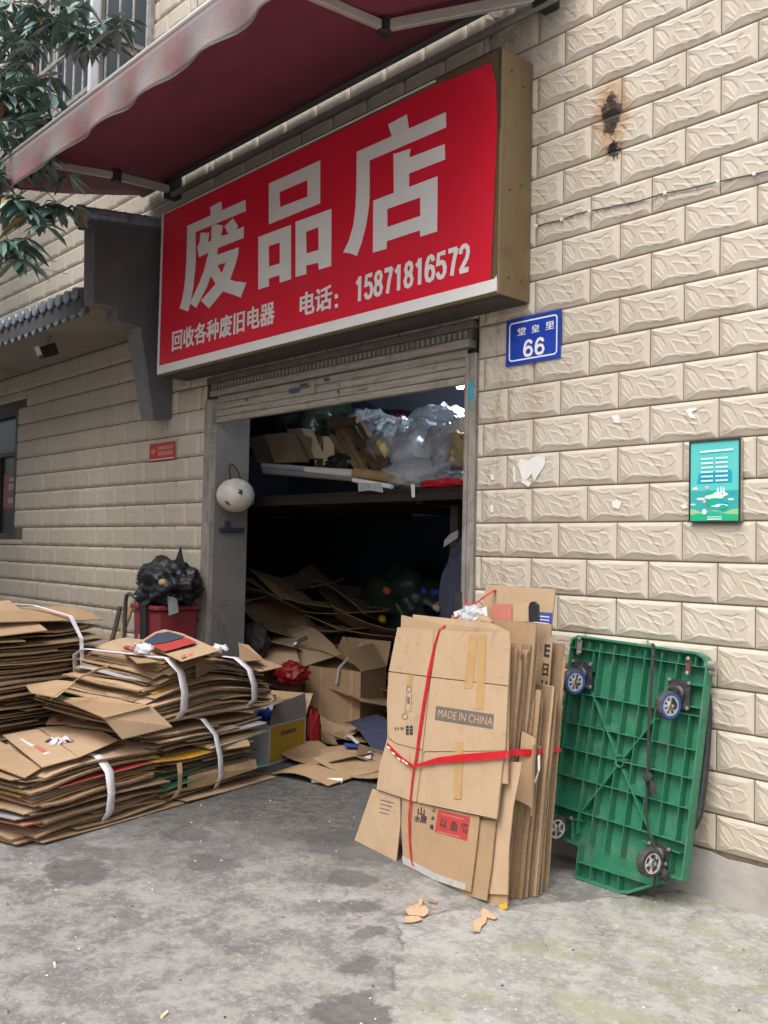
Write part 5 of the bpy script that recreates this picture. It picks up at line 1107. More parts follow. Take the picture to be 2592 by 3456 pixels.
cs([(150, 580), (330, 548), (440, 560), (330, 650), (180, 622)], [.66, .69, .69, .63, .63], 'kraft_a'); cs([(145, 480), (270, 400), (390, 388), (430, 420), (330, 470)], [.70, .75, .76, .75, .71], 'kraft_b')
cs([(600, 768), (880, 700), (1005, 820), (712, 892)], [.585, .60, .475, .455], 'kraft_c', lab='plain brown flap hanging over the near bundle'); cs([(330, 652), (560, 650), (880, 700), (610, 770)], [.60, .62, .605, .585], 'kraft_b')
cs([(1200, 730), (1330, 575), (1560, 575), (1600, 660), (1540, 690), (1480, 730)], [.49, .58, .58, .50, .47, .45], 'kraft_d'); cs([(1440, 425), (1560, 435), (1650, 470), (1430, 520)], [.72, .71, .68, .67], 'kraft_a'); cs([(1390, 330), (1450, 345), (1540, 430), (1400, 440)], [.83, .82, .74, .75], 'kraft_b')
cs([(1140, 450), (1265, 395), (1262, 470), (1140, 538)], [.80, .83, .75, .70], 'kraft_d')
MB().ribbon([onZ(x / 1.728, 1980 + y / 1.728, z) for x, y, z in ((640, 462, .80), (550, 490, .78), (440, 545, .74), (360, 605, .69), (310, 645, .645))], [.035, .04, .04, .045, .05], V((.3, .7, .6))).build('loose_flap', 'kraft_c', C1, solid=.003)
# tall pile behind
A1 = bundle('cardboard_bundle', 'tallest pile of flattened cartons at the far left, white string over its domed top', .05, 1.15, 1.0, 1.85, .012, .97, 70, 57, lambda s: 1.0, [], jit=.09, flare=.12, sag=lambda s, o: 0)
MB().slab(lambda a, c: lf(.15 + 1.05 * a, 1.0 + .85 * c, 1.0 + .13 * math.sin(math.pi * min(1, .15 + .85 * c)) - .03 * a), 8, 8, (0, 0, .006), 0, 1).build('cardboard_sheet', ['kraft_b', 'kraft_edge'], A1, smooth=False)
MB().slab(lambda a, c: lf(.2 + .5 * a, .93 + .4 * c, 1.02 + .12 * c - .05 * (1 - c) + .02 * a), 4, 4, (0, 0, .006), 0, 1).build('cardboard_sheet', ['kraft_a', 'kraft_edge_light'], A1)
MB().ribbon([lf(1.0, .93, .1), lf(.98, .90, .5), lf(.95, .91, .93), lf(.93, 1.0, 1.07), lf(.80, 1.2, 1.135), lf(.6, 1.45, 1.155), lf(.4, 1.7, 1.12), lf(.2, 1.95, 1.0)], [.03, .028, .03, .034, .03, .034, .03, .03], LS).build('strap', 'strap_white', A1, solid=.002)
MB().ribbon([lf(.25, .90, .02), lf(.22, .885, .3), lf(.2, .90, .52), lf(.3, 1.0, .66)], [.035, .04, .045, .05], LS).build('strap', 'strap_grey', A1, solid=.002)

# ------------------------------------------------------------------ open yellow-faced carton by the door
k4 = 580 / 1604
def z4(x, y): return 780 + x * k4, 1900 + y * k4
ya = onZ(*z4(340, 1905)); yb = onZ(*z4(690, 1790)); yd = (yb - ya); yd.z = 0; YL = yd.length; yd.normalize(); yi = V((-yd.y, yd.x, 0)); yi = yi if yi.x < 0 else -yi
ybox = thing('open_carton', 'open white carton with a yellow front panel standing beside the doorway', 'carton', ya)
def yq_(a, b_, z): return ya + yd * a + yi * b_ + V((0, 0, z))
YH, YD = .285, .36
m = MB()
for q in (((0, 0), (YL, 0)), ((YL, 0), (YL, YD)), ((YL, YD), (0, YD)), ((0, YD), (0, 0))):
    a, c = q; ca = V((YL / 2, YD / 2)); A_, B_ = V(a), V(c); Ai, Bi = A_ + (ca - A_) * .014, B_ + (ca - B_) * .014
    m.add([yq_(A_.x, A_.y, .004), yq_(B_.x, B_.y, .004), yq_(B_.x, B_.y, YH), yq_(A_.x, A_.y, YH), yq_(Ai.x, Ai.y, .004), yq_(Bi.x, Bi.y, .004), yq_(Bi.x, Bi.y, YH), yq_(Ai.x, Ai.y, YH)], [(0, 1, 2, 3), (7, 6, 5, 4), (3, 2, 6, 7)])
m.poly([yq_(.005, .005, .006), yq_(YL - .005, .005, .006), yq_(YL - .005, YD - .005, .006), yq_(.005, YD - .005, .006)], (0, 0, .004))
m.build('carton_body', 'box_white', ybox)
m = MB(); m.poly([yq_(.03, -.0012, .025), yq_(YL - .02, -.0012, .025), yq_(YL - .02, -.0012, YH - .015), yq_(.03, -.0012, YH - .015)], yi * .001, 0)
text_mesh(m, 'ocoeoo', yq_(.15, -.0022, .195), yd * .2, V((0, 0, .03)), 1, .03)
m.build('yellow_panel', ['box_yellow', 'print_black'], ybox)
m = MB(); m.poly([yq_(.01, -.002, YH + .001), yq_(YL, -.002, YH + .001), yq_(YL + .03, .03, YH + .17), yq_(.10, .03, YH + .13)], yi * .004); m.build('flap', 'reveal_grey', ybox)
m = MB(); m.poly([yq_(YL, .01, YH + .001), yq_(YL, YD - .01, YH + .001), yq_(YL + .10, YD + .03, YH + .15), yq_(YL + .09, .0 , YH + .16)], yd * .004); m.build('flap', 'kraft_a', ybox)
m = MB(); m.poly([yq_(.0, YD, YH + .001), yq_(YL, YD, YH + .001), yq_(YL + .02, YD + .12, YH + .14), yq_(0, YD + .1, YH + .12)], yi * .004); m.build('flap', 'kraft_b', ybox)
tag(blob('packet', yq_(.22, .16, YH + .02), (.12, .09, .06), 'blue_item', None, .5, 2.5, 3, 3), 'crumpled blue and white packet stuffed in the open yellow carton', 'packet')
tag(blob('packet', yq_(.33, .19, YH + .04), (.08, .06, .05), 'paper_white', None, .5, 2.5, 6, 3), 'crumpled white packet stuffed in the open yellow carton beside the blue one', 'packet')
tag(blob('gift_bag', V((-3.20, .48, .17)), (.05, .07, .17), 'bag_red', None, .35, 2.0, 9, 4), 'dark red paper bag with gold marks slumped behind the yellow carton', 'bag')
# blue and white thing on the ground
bi = thing('crumpled_packet', 'crumpled blue and orange packet lying on the dark ground in front of the doorway', 'packet', onZ(*z4(880, 1960)))
def gq(x, y, z=0.01): return onZ(*z4(x, y), z)
m = MB(); m.poly([gq(735, 2008), gq(800, 1975), gq(900, 1945), gq(950, 1970), gq(930, 2000), gq(850, 2012)], (0, 0, .012)); m.build('wrapper', 'blue_item', bi)
m = MB(); m.poly([gq(915, 1955, .03), gq(995, 1890, .04), gq(990, 1910, .03), gq(935, 1985, .025)], (0, 0, .008)); m.poly([gq(770, 1985, .02), gq(840, 1955, .03), gq(800, 1990, .025)], (0, 0, .006)); m.build('wrapper', 'orange_item', bi)
m = MB(); m.tube([gq(752, 2030, .02), gq(1040, 2032, .02)], .017, 10); m.build('white_tube', 'paper_white', bi)

# ------------------------------------------------------------------ helmet on the reveal
hc = onX(795, 1672, -3.79)
hel = thing('helmet', 'scuffed white helmet with dark vents hanging on the grey door reveal', 'helmet', hc)
bm = bmesh.new(); bmesh.ops.create_uvsphere(bm, u_segments=40, v_segments=24, radius=1.0)
hx = V((.62, -.72, -.06)).normalized(); hz = V((0, 0, 1)); hy = hz.cross(hx).normalized(); hz = hx.cross(hy)
HV = [(.35, .50), (-.42, -.38), (.95, -.55)]
for v in bm.verts:
    p = v.co; f = 1.0
    if p.x < -.35: v.co.x = -.35 - (.0 if p.x < -.35 else 0)
me = bpy.data.meshes.new('shell')
for v in bm.verts: v.co = hx * v.co.x * .155 + hy * v.co.y * .150 + hz * v.co.z * .135
bm.to_mesh(me); bm.free(); me.materials.append(MATS['helmet_white']); me.polygons.foreach_set('use_smooth', [True] * len(me.polygons))
so_ = bpy.data.objects.new('shell', me); col.objects.link(so_); so_.location = hc; bpy.context.view_layer.update(); so_.parent = hel; so_.matrix_parent_inverse = hel.matrix_world.inverted()
def onhel(px, py, lift=.004):
    d = ray(680 + px * .15375, 1500 + py * .15375).normalized(); o = CAM - hc; M = Matrix((hx / .155, hy / .150, hz / .135)); o2, d2 = M @ o, M @ d
    a, b_, c = d2.dot(d2), 2 * o2.dot(d2), o2.dot(o2) - 1; disc = max(b_ * b_ - 4 * a * c, 0); t = (-b_ - math.sqrt(disc)) / (2 * a)
    return CAM + d * t - d * lift
m = MB()
for pts in ([(815, 980), (900, 1010), (890, 1120), (780, 1055), (830, 1040)], [(500, 1240), (580, 1255), (635, 1345), (570, 1320)], [(1090, 1210), (1160, 1240), (1165, 1330), (1120, 1330)]): m.poly([onhel(x, y, .003) for x, y in pts], V((.3, .6, 0)) * .003)
m.build('vents', 'print_black', hel)
m = MB(); m.tube([onhel(850, 740, .0), onX(680 + 790 * .15375, 1500 + 560 * .15375, -3.86), onX(680 + 660 * .15375, 1500 + 415 * .15375, -3.912), onX(680 + 610 * .15375, 1500 + 560 * .15375, -3.88), onhel(640, 770, 0)], .006, 6); m.build('chin_strap', 'black_plastic', hel)
m = MB()
for q in range(4): m.tube([onhel(1000 + 40 * q, 1080 + 50 * q, .002), onhel(1040 + 40 * q, 1140 + 50 * q, .002)], .004, 5)
m.build('trim', 'paper_white', hel)
tag(MB().ab((-3.9195, .05, 1.665), (-3.88, .27, 1.70)).ab((-3.9195, .10, 1.70), (-3.89, .14, 1.75)).build('tool_hook', 'jacket_navy', bevel=.004), 'small dark violet tool rack on the grey reveal under the helmet', 'tool rack')

# ------------------------------------------------------------------ dark red bin with black bag, pipe and sticks
BX0, BX1, BY0, BY1, BZ = -4.44, -4.03, -.40, -.05, 1.04
rbin = thing('waste_bin', 'dark red upright waste bin with a slot, standing by the wall', 'bin', ((BX0 + BX1) / 2, -.22, 0))
m = MB(); t_ = .03
m.add([(BX0 + t_, BY0 + t_, .01), (BX1 - t_, BY0 + t_, .01), (BX1 - t_, BY1 - t_, .01), (BX0 + t_, BY1 - t_, .01), (BX0, BY0, BZ), (BX1, BY0, BZ), (BX1, BY1, BZ), (BX0, BY1, BZ)], [(3, 2, 1, 0), (0, 1, 5, 4), (1, 2, 6, 5), (2, 3, 7, 6), (3, 0, 4, 7), (4, 5, 6, 7)])
m.build('body', 'bin_red', rbin, bevel=.02)
m = MB(); m.ab((BX0 - .02, BY0 - .02, BZ + .001), (BX1 + .02, BY1 + .02, BZ + .035)); m.build('lid', 'bin_red', rbin, bevel=.008)
m = MB(); m.ab((BX1 - .002, -.30, .80), (BX1 + .002, -.16, .85)); m.build('slot', 'print_black', rbin)
m = MB(); m.ab((BX0 + .10, BY0 - .0005, .72), (BX0 + .17, BY0 + .003, .84)); m.build('label', 'strap_grey', rbin)
gb = blob('rubbish_bag', (-4.20, -.22, 1.24), (.31, .20, .18), 'bag_black', None, .5, 1.6, 2, 5, flat=1.079, crease=.5); tag(gb, 'black plastic rubbish bag heaped on top of the dark red bin', 'rubbish bag')
m = MB(); m.add([(-4.1, -.25, 1.36), (-4.02, -.30, 1.36), (-3.99, -.2, 1.38), (-4.0, -.24, 1.55)], [(0, 1, 3), (1, 2, 3), (2, 0, 3), (0, 2, 1)]); m.build('bag_ear', 'bag_black', gb)
m = MB(); m.ribbon([(-4.20, -.30, 1.16), (-4.2, -.45, 1.08), (-4.21, -.43, .98), (-4.22, -.42, .75), (-4.24, -.41, .55)], [.10, .11, .10, .10, .13], V((1, 0, 0))); m.build('bag_tail', 'bag_black', gb, solid=.006)
m = MB(); m.add([V((-3.97, -.36, 1.16)) + V(p) * .001 for p in ((0, 0, 0), (110, 20, -20), (120, 30, -120), (30, 0, -150))], [(0, 1, 2, 3)]); m.build('bag_patch', 'jacket_grey', gb, solid=.004)
tag(blob('foam_ball', (-3.98, -.40, 1.26), (.035, .03, .03), 'wood_pale', None, .2, 2, 4, 3), 'small pale foam lump stuck on the black rubbish bag', 'foam lump')
pts = [onY(x, y, -.30) for x, y in ((418, 2190), (422, 2080), (424, 2030), (428, 2008), (438, 2003), (452, 2012), (462, 2018))]
pts = [V((pts[0].x - .03, -.28, .02))] + pts
tag(MB().tube(pts, .017, 10).build('bent_pipe', 'pipe_grey', smooth=True), 'grey hooked metal pipe leaning beside the dark red bin', 'pipe')
pts = [onY(478, 1958, -.05), onY(430, 2090, -.22), onY(395, 2190, -.36)]; pts.append(pts[-1] + (pts[-1] - pts[-2]) * ((pts[-1].z - .02) / (pts[-2].z - pts[-1].z)))
tag(MB().tube(pts, .022, 8).build('wooden_stick', 'wood_pale'), 'pale wooden stick leaning on the wall behind the bent pipe', 'stick')
pts = [onY(405, 2050, -.04), onY(392, 2110, -.12), onY(378, 2160, -.2)]; pts.append(pts[-1] + (pts[-1] - pts[-2]) * ((pts[-1].z - .02) / (pts[-2].z - pts[-1].z)))
tag(MB().tube(pts, .022, 6).build('wooden_stick', 'bark'), 'shorter dark stick leaning left of the bent pipe', 'stick')

# ------------------------------------------------------------------ inside: cardboard heap, boxes, bags
hq = random.Random(5)
HL = 'loose sheet of cardboard in the heap inside the doorway'
def loose(x, y, z, sx, sy, yaw, tx, ty, m_, name='cardboard_sheet', label=HL, group='loose cardboard sheets inside the shop'):
    rot = Matrix.Rotation(yaw, 3, 'Z') @ Matrix.Rotation(tx, 3, 'X') @ Matrix.Rotation(ty, 3, 'Y'); p1 = hq.uniform(0, 50); c = V((x, y, z)); bend = hq.uniform(-.10, .10)
    def fn(a, b_):
        u, v = (a - .5) * sx, (b_ - .5) * sy; return c + rot @ V((u, v, bend * (abs(a - .5) * 2) ** 2 + .02 * ns(u * 3 + p1, v * 3)))
    m = MB(); m.slab(fn, 5, 4, rot @ V((0, 0, .006)), 0, 1)
    mn = min(p[2] for p in m.v)
    if mn < .01: m.v = [(p[0], p[1], p[2] - mn + .01) for p in m.v]
    return tag(m.build(name, [m_, 'kraft_edge_light']), label, 'cardboard sheet', group)
def heap_h(x, y): return max(0.0, min(1.15, (-3.55 - x) * .62 + .10 + .22 * max(0, min(y, 1.6) - .3)))
for i in range(58):
    x = hq.uniform(-5.6, -3.35); y = hq.uniform(.55, 2.6); h = heap_h(x, y)
    if h < .06: continue
    loose(x, y, h * hq.uniform(.55, 1.02) + .02, hq.uniform(.5, 1.0), hq.uniform(.35, .7), hq.uniform(-.6, .9), hq.uniform(-.3, .25), hq.uniform(-.05, .55), hq.choice(KN))
for (px, py, z, sx, sy, yaw, tx, ty, m_) in ((1300, 2330, .10, .55, .45, .2, -.25, .1, 'kraft_b'), (1280, 2500, .03, .7, .4, .5, -.1, .0, 'kraft_b'), (1180, 2560, .05, .8, .45, -.2, .05, 0, 'kraft_a'), (1120, 2470, .06, .5, .4, .4, .1, .1, 'kraft_c'),
        (1250, 2430, .05, .7, .35, -.5, .0, .05, 'kraft_d'), (1090, 2560, .03, .6, .45, .1, 0, 0, 'kraft_b'), (1230, 2600, .03, .6, .4, .3, 0, .04, 'kraft_a'), (1320, 2560, .04, .5, .4, .8, 0, .1, 'kraft_d'), (1150, 2400, .06, .6, .35, -.4, .1, .05, 'kraft_d'), (1060, 2600, .05, .5, .3, .2, .05, 0, 'kraft_e')):
    p = onZ(px, py, z); loose(p.x, p.y, z, sx, sy, yaw, tx, ty, m_, label='cardboard sheet strewn on the doorway floor behind the upright bundle', group='cardboard sheets strewn on the doorway floor')
def fpaper(pts, m_, lab, cat='paper scrap', z=.1): return tag(MB().poly([onZ(*z4(x, y), z) for x, y in pts], (0, 0, .002)).build('paper_scrap', m_), lab, cat, 'paper scraps on the doorway litter')
fpaper([(1190, 1750), (1320, 1765), (1300, 1830), (1185, 1810)], 'paper_white', 'white label on the cardboard litter nearest the upright bundle', z=.075); fpaper([(1060, 1680), (1200, 1700), (1195, 1725), (1060, 1715)], 'blue_item', 'blue strip on the cardboard litter behind the white label', z=.085)
fpaper([(1080, 1610), (1130, 1615), (1200, 1680), (1170, 1690)], 'paper_white', 'thin white scrap behind the blue strip on the litter', z=.085); fpaper([(790, 1600), (870, 1610), (850, 1650), (800, 1660)], 'paper_white', 'white scrap beside the dark red bag on the litter', z=.08)
fpaper([(1240, 1265), (1320, 1260), (1310, 1300), (1260, 1290)], 'paper_white', 'white scrap on the tilted carton at the back of the litter', z=.2); fpaper([(1090, 1310), (1190, 1305), (1200, 1350), (1110, 1340)], 'paper_white', 'long white scrap in front of the open brown carton', z=.12)
fpaper([(610, 620), (700, 618), (720, 640), (640, 642)], 'paper_white', 'white slip high on the dark cardboard heap', z=.62)
# open brown carton
bc = thing('open_carton', 'open brown carton with raised flaps in the litter inside the doorway', 'carton', (-3.95, 1.2, 0))
b0, b1 = onY(*z4(690, 1000), 1.0), onY(*z4(1120, 930), 1.15); m = MB()
c0 = V((-3.98, 1.0, .02)); cdx = V((.62, .10, 0)); cdy = V((-.15, .42, 0)); H_ = .52
def bcq(a, b_, z): return c0 + cdx * a + cdy * b_ + V((0, 0, z))
for (a0, b0_, a1, b1_) in ((0, 0, 1, 0), (1, 0, 1, 1), (1, 1, 0, 1), (0, 1, 0, 0)):
    A_, B_ = bcq(a0, b0_, 0), bcq(a1, b1_, 0); ctr = bcq(.5, .5, 0); m.poly([A_, B_, B_ + V((0, 0, H_)), A_ + V((0, 0, H_))], (ctr - (A_ + B_) / 2).normalized() * .006)
m.build('carton_body', 'kraft_b', bc)
for q in ([bcq(1.01, 0, H_), bcq(1.01, 1, H_), bcq(.72, 1.1, H_ + .18), bcq(.72, -.1, H_ + .16)], [bcq(0, 1.01, H_), bcq(1, 1.01, H_), bcq(.95, 1.3, H_ + .2), bcq(.05, 1.3, H_ + .2)], [bcq(0, 0, H_), bcq(0, 1, H_), bcq(-.4, 1, H_ + .1), bcq(-.4, 0, H_ + .08)]): MB().poly(q, (0, 0, .005)).build('flap', 'kraft_b', bc)
m = MB(); 
for a in (.28, .82): m.poly([bcq(a, -.012, .02), bcq(a + .06, -.012, .02), bcq(a + .06, -.012, H_), bcq(a, -.012, H_)], (0, .001, 0))
m.build('parcel_tape', 'kraft_a', bc)
tag(MB().ribbon([bcq(.62, .9, H_ + .19), bcq(.62, .4, H_ + .10), bcq(.63, -.04, H_ + .01), bcq(.60, -.05, H_ - .12)], .035, V((1, 0, 0))).build('strap_end', 'strap_grey', solid=.002), 'white strap end hanging over the open brown carton', 'strap')
loose(-3.55, 1.75, .22, .55, .5, .5, -.5, .2, 'kraft_b', label='tilted carton lid with orange mark at the back of the doorway litter', group=None)
tag(blob('plastic_bag', onZ(*z4(960, 1290), .12) + V((0, 0, .02)), (.09, .07, .11), 'paper_white', None, .45, 2.0, 12, 4, crease=.4), 'white plastic bag slumped against the open brown carton', 'bag')
tag(blob('plastic_bag', V(onY(*z4(560, 1030), .75)), (.16, .10, .09), 'bag_red', None, .5, 2.2, 14, 4, crease=.5), 'bright red plastic bag beside the upper tied bundle, in the doorway', 'bag')
tag(blob('plastic_bag', onZ(*z4(940, 1400), .12), (.20, .13, .09), 'clear_film', None, .5, 2.5, 16, 4, crease=.5), 'clear plastic film bag crumpled on the doorway litter', 'bag')
tag(blob('plastic_bag', V(onY(*z4(200, 740), .6)), (.16, .1, .16), 'sack', None, .5, 2.2, 15, 4, crease=.5), 'blue grey sack behind the upper bundle at the door reveal', 'bag')
loose(-3.02, .93, .10, .55, .25, -.3, .2, .25, 'print_navy', name='printed_sheet', label='dark navy printed sheet lying on the doorway litter', group=None)
tag(MB().tube([onY(*z4(480, 860), .9), onY(*z4(620, 740), 1.0), onY(*z4(700, 700), 1.0)], .02, 8).build('metal_tube', 'steel'), 'shiny metal tube poking from the dark cardboard heap', 'tube')
for i, (x, y, z, r_, m_, lab) in enumerate([(-3.9, 2.4, .45, (.4, .4, .5), 'sack', 'big mottled sack in the dark behind the open brown carton'), (-3.5, 2.6, .45, (.45, .35, .5), 'sack', 'rearmost mottled sack in the dark back of the shop'), (-4.4, 2.6, .9, (.5, .35, .5), 'bag_green', 'dark green sack high at the back of the shop'), (-3.2, 2.2, .3, (.3, .3, .32), 'bag_black', 'black sack on the floor right of the mottled sacks')]):
    tag(blob('sack', (x, y, z), r_, m_, None, .3, 2.2, 30 + i, 4, flat=.02), lab, 'sack')
for i in range(16):
    x, y, z = hq.uniform(-4.2, -3.3), 2.0 + hq.uniform(-.05, .1), hq.uniform(.4, 1.2)
    tag(blob('wrapper', (x, y, z), (.05, .03, .04), hq.choice(['orange_item', 'print_green', 'print_red', 'paper_white', 'blue_item', 'print_yellow']), None, .5, 2, i, 2), 'coloured wrapper on the dark sacks at the back of the shop', 'wrapper', 'coloured wrappers in the dark')
jk = thing('hanging_jacket', 'dark navy jacket with pale grey shoulder hanging inside the right door jamb', 'jacket', onY(1520, 1850, .45))
jc = onY(1525, 1880, .45)
blob('jacket_body', jc + V((.08, .08, -.30)), (.22, .13, .42), 'jacket_navy', jk, .2, 2.0, 3, 4)
m = MB(); m.ribbon([onY(1500, 1835, .38), onY(1520, 1818, .37), onY(1546, 1803, .36)], [.045, .06, .05], V((.1, 0, 1))); m.build('shoulder_patch', 'jacket_grey', jk, solid=.01)
MB().tube([jc + V((.08, .12, .05)), jc + V((.08, .14, .16)), V((jc.x + .08, .63, 1.88))], .006, 6).build('hanger', 'steel', jk)

# ------------------------------------------------------------------ things on the loft
k5 = 940 / 1659
def z5(x, y): return 700 + x * k5, 1280 + y * k5
LZ = 1.987
def lp(x, y, Y): return onY(*z5(x, y), Y)
def lsheet(pts, Y, d, m_, lab, yy=None):
    P = [lp(x, y, Y + (yy[i] if yy else 0)) for i, (x, y) in enumerate(pts)]
    zmin = min(p.z for p in P)
    if zmin < LZ + .004: P = [p + V((0, 0, LZ + .004 - zmin)) for p in P]
    return tag(MB().poly(P, d, 0, 1).build('flat_carton', [m_, 'kraft_edge_light']), lab, 'carton', 'flattened cartons on the loft')
dd_ = V((.03, .10, 0))
lsheet([(345, 330), (455, 318), (540, 490), (400, 500)], .80, dd_, 'kraft_b', 'front flattened carton leaning on the loft', (0.12, .12, 0, 0))
lsheet([(470, 298), (560, 292), (640, 470), (555, 480)], .98, dd_, 'kraft_c', 'middle flattened carton leaning on the loft, taller than its neighbours', (.12, .12, 0, 0))
lsheet([(235, 350), (340, 330), (400, 500), (300, 500)], .95, dd_, 'kraft_d', 'dark flattened carton leaning at the left end of the loft', (.12, .12, 0, 0))
lsheet([(590, 330), (690, 340), (690, 515), (640, 520), (640, 480)], 1.15, dd_, 'kraft_b', 'brown flattened carton leaning behind the middle one on the loft', (.1, .1, 0, 0, 0))
def lblob(x, y, Y, r_, m_, lab, cat='bag', amp=.45, seed=0, cr=.4, fr=2.2, sub=4):
    p = lp(x, y, Y); p.z = max(p.z, LZ + r_[2] * .55); return tag(blob('plastic_bag', p, r_, m_, None, amp, fr, seed, sub, flat=LZ + .003, crease=cr), lab, cat, 'bags on the loft')
lblob(640, 250, 1.7, (.42, .3, .42), 'bag_green', 'dark green plastic bag with glossy folds high on the loft', seed=21); lblob(440, 245, 1.9, (.40, .3, .36), 'bag_black', 'black plastic bag at the left of the loft behind the cartons', seed=22)
lblob(320, 255, 2.0, (.36, .3, .34), 'bag_green', 'dark green bag at the far left of the loft', seed=23); lblob(830, 300, 2.1, (.45, .4, .3), 'jacket_navy', 'dark cloth bundle in the middle of the loft', seed=24, cr=.2)
lblob(1060, 330, 2.4, (.6, .4, .24), 'bag_black', 'long black sheet heap along the back of the loft', seed=25, cr=.2); lblob(1150, 320, 2.2, (.12, .15, .18), 'bag_red', 'dark red cloth hanging over the black heap on the loft', seed=26, cr=.2)
lblob(960, 290, 1.7, (.2, .2, .16), 'milky_film', 'opaque white plastic bag in the middle of the loft', seed=27, amp=.5); lblob(1060, 320, 1.6, (.16, .16, .15), 'milky_film', 'second opaque white plastic bag, right of the sticks on the loft', seed=28, amp=.5)
lblob(1130, 430, 1.0, (.22, .2, .22), 'clear_film', 'clear plastic bag full of bottles, left one on the loft', seed=29, amp=.35); lblob(1290, 440, .95, (.26, .2, .22), 'milky_film', 'milky plastic bag bulging at the front of the loft', seed=30, amp=.4)
lblob(1370, 360, 1.15, (.26, .24, .26), 'clear_film', 'big round clear plastic bag near the lamp on the loft', seed=31, amp=.22); lblob(1490, 440, .95, (.22, .2, .24), 'clear_film', 'clear plastic bag against the right door jamb on the loft', seed=32, amp=.35)
lblob(1250, 570, .80, (.30, .16, .11), 'milky_film', 'flat milky film bag on the loft edge', seed=33, amp=.4); lblob(1420, 605, .78, (.24, .12, .07), 'clear_film', 'low clear film bag on the loft edge at the right', seed=34, amp=.4); lblob(1180, 480, 1.1, (.1, .1, .3), 'paper_white', 'white plastic sheet folded between the clear bags on the loft', seed=41, amp=.4)
lblob(985, 430, 1.5, (.13, .1, .12), 'print_yellow', 'bright yellow packet behind the sticks on the loft', 'packet', seed=35); lblob(1480, 430, 1.05, (.14, .1, .13), 'print_yellow', 'yellow packet inside the clear bag at the right of the loft', 'packet', seed=36)
lblob(760, 440, 1.6, (.10, .1, .15), 'print_yellow', 'dull yellow packet left of the sticks on the loft', 'packet', seed=37); lblob(1420, 622, .70, (.22, .07, .035), 'ribbon_red', 'red plastic film strip along the right loft edge', 'film', seed=38)
lblob(800, 510, .85, (.16, .1, .08), 'bag_black', 'small black bag on the loft edge left of the sticks', seed=39)
def stick(p, q, r_, m_, lab): tag(MB().tube([lp(*p), lp(*q)], r_, 6).build('wooden_batten', m_), lab, 'batten', 'battens leaning on the loft')
for i, (a, c, r_) in enumerate([((905, 255, 1.5), (1080, 555, .85), .035), ((850, 280, 1.5), (1010, 545, .85), .035), ((800, 290, 1.5), (940, 540, .9), .03), ((770, 300, 1.5), (890, 530, .9), .025), ((740, 340, 1.4), (850, 500, .95), .025), ((960, 330, 1.45), (1050, 520, .9), .025)]):
    a = (a[0], a[1], a[2] - .35); c = (c[0], c[1], max(c[2] - .14, .68)); stick(a, c, r_, 'batten_wood' if i in (0, 1) else 'wood_pale', ['thick dark batten, rightmost of the leaning battens on the loft', 'thick dark batten, second from the right on the loft', 'pale batten left of the thick dark ones on the loft', 'pale thin batten in the middle of the loft sticks', 'shortest pale batten at the left of the loft sticks', 'pale thin batten crossing behind the thick ones'][i])
tag(MB().tube([lp(730, 275, 1.1), lp(905, 245, 1.1)], .04, 8).build('wooden_batten', 'batten_wood'), 'dark crosspiece on top of the leaning battens', 'batten', 'battens leaning on the loft')
def rod(p, q, r_, m_, lab): tag(MB().tube([lp(*p), lp(*q)], r_, 10).build('tube_lamp', m_), lab, 'tube', 'long tubes on the loft edge')
rod((340, 545, .62), (880, 590, .72), .028, 'alu_shade', 'long grey tube along the front of the loft'); rod((590, 540, .68), (885, 560, .70), .030, 'sign_white', 'shorter white tube lying on the grey one on the loft')
rod((330, 515, .75), (720, 545, .8), .025, 'pipe_white', 'thin pale tube behind the white tube on the loft'); rod((880, 560, .66), (1180, 600, .72), .045, 'wood_pale', 'tan cardboard roll on the loft edge under the battens')
rod((870, 600, .6), (1100, 640, .6), .018, 'sign_white', 'thin white tube sticking out under the tan roll')
m = MB(); m.poly([lp(895, 615, .58), lp(1035, 620, .58), lp(1045, 675, .58), (lp(960, 660, .58)), lp(900, 670, .58)], (0, .004, 0)); tag(m.build('hanging_film', 'milky_film'), 'torn milky film hanging from the loft edge under the tan roll', 'film')
m = MB(); m.poly([lp(1210, 625, .585), lp(1235, 625, .585), lp(1235, 705, .585), lp(1218, 703, .585)], (0, .002, 0)); tag(m.build('paper_strip', 'paper_white'), 'white paper strip hanging from the loft edge', 'paper strip')
# lit bulb inside
lpz = lp(1506, 37, 1.3)
bulb = thing('light_bulb', 'lit cool white bulb high inside the doorway at the right jamb', 'lamp', lpz)
m = MB(); m.lathe([(0, -.03), (.024, -.026), (.034, 0), (.024, .03), (.014, .05), (0, .05)], lpz, (0, 0, 1), 14); m.build('glass', 'lamp_glow', bulb, smooth=True)
m = MB(); m.tube([lpz + V((0, 0, .04)), lpz + V((0, 0, .3)), V((lpz.x, lpz.y, 3.7))], .008, 6); m.build('cord', 'black_plastic', bulb)
ld = bpy.data.lights.new('bulb_light', 'POINT'); ld.energy = 20; ld.color = (.82, .90, 1.0); ld.shadow_soft_size = .04
lo = bpy.data.objects.new('bulb_light', ld); col.objects.link(lo); lo.location = lpz + V((0, .10, -.04))

# ------------------------------------------------------------------ unseen building added behind the viewpoint to block sky light from the left wall
ob_ = thing('sky_blocker_building', 'plain unseen building added across the alley to shade the left wall', 'building', (-8, -8, 0))
m = MB(); m.ab((-16, -11, 0), (-1.8, -6.4, 7.6)); m.build('wall', 'plaster', ob_)
for k in range(4): MB().ab((-14 + 3.2 * k, -6.396, 3.6), (-12.6 + 3.2 * k, -6.35, 5.2)).build('window', 'window_glass', ob_)
MB().ab((-16.2, -11.2, 7.604), (-1.6, -6.2, 7.8)).build('roof', 'wing_grey', ob_)
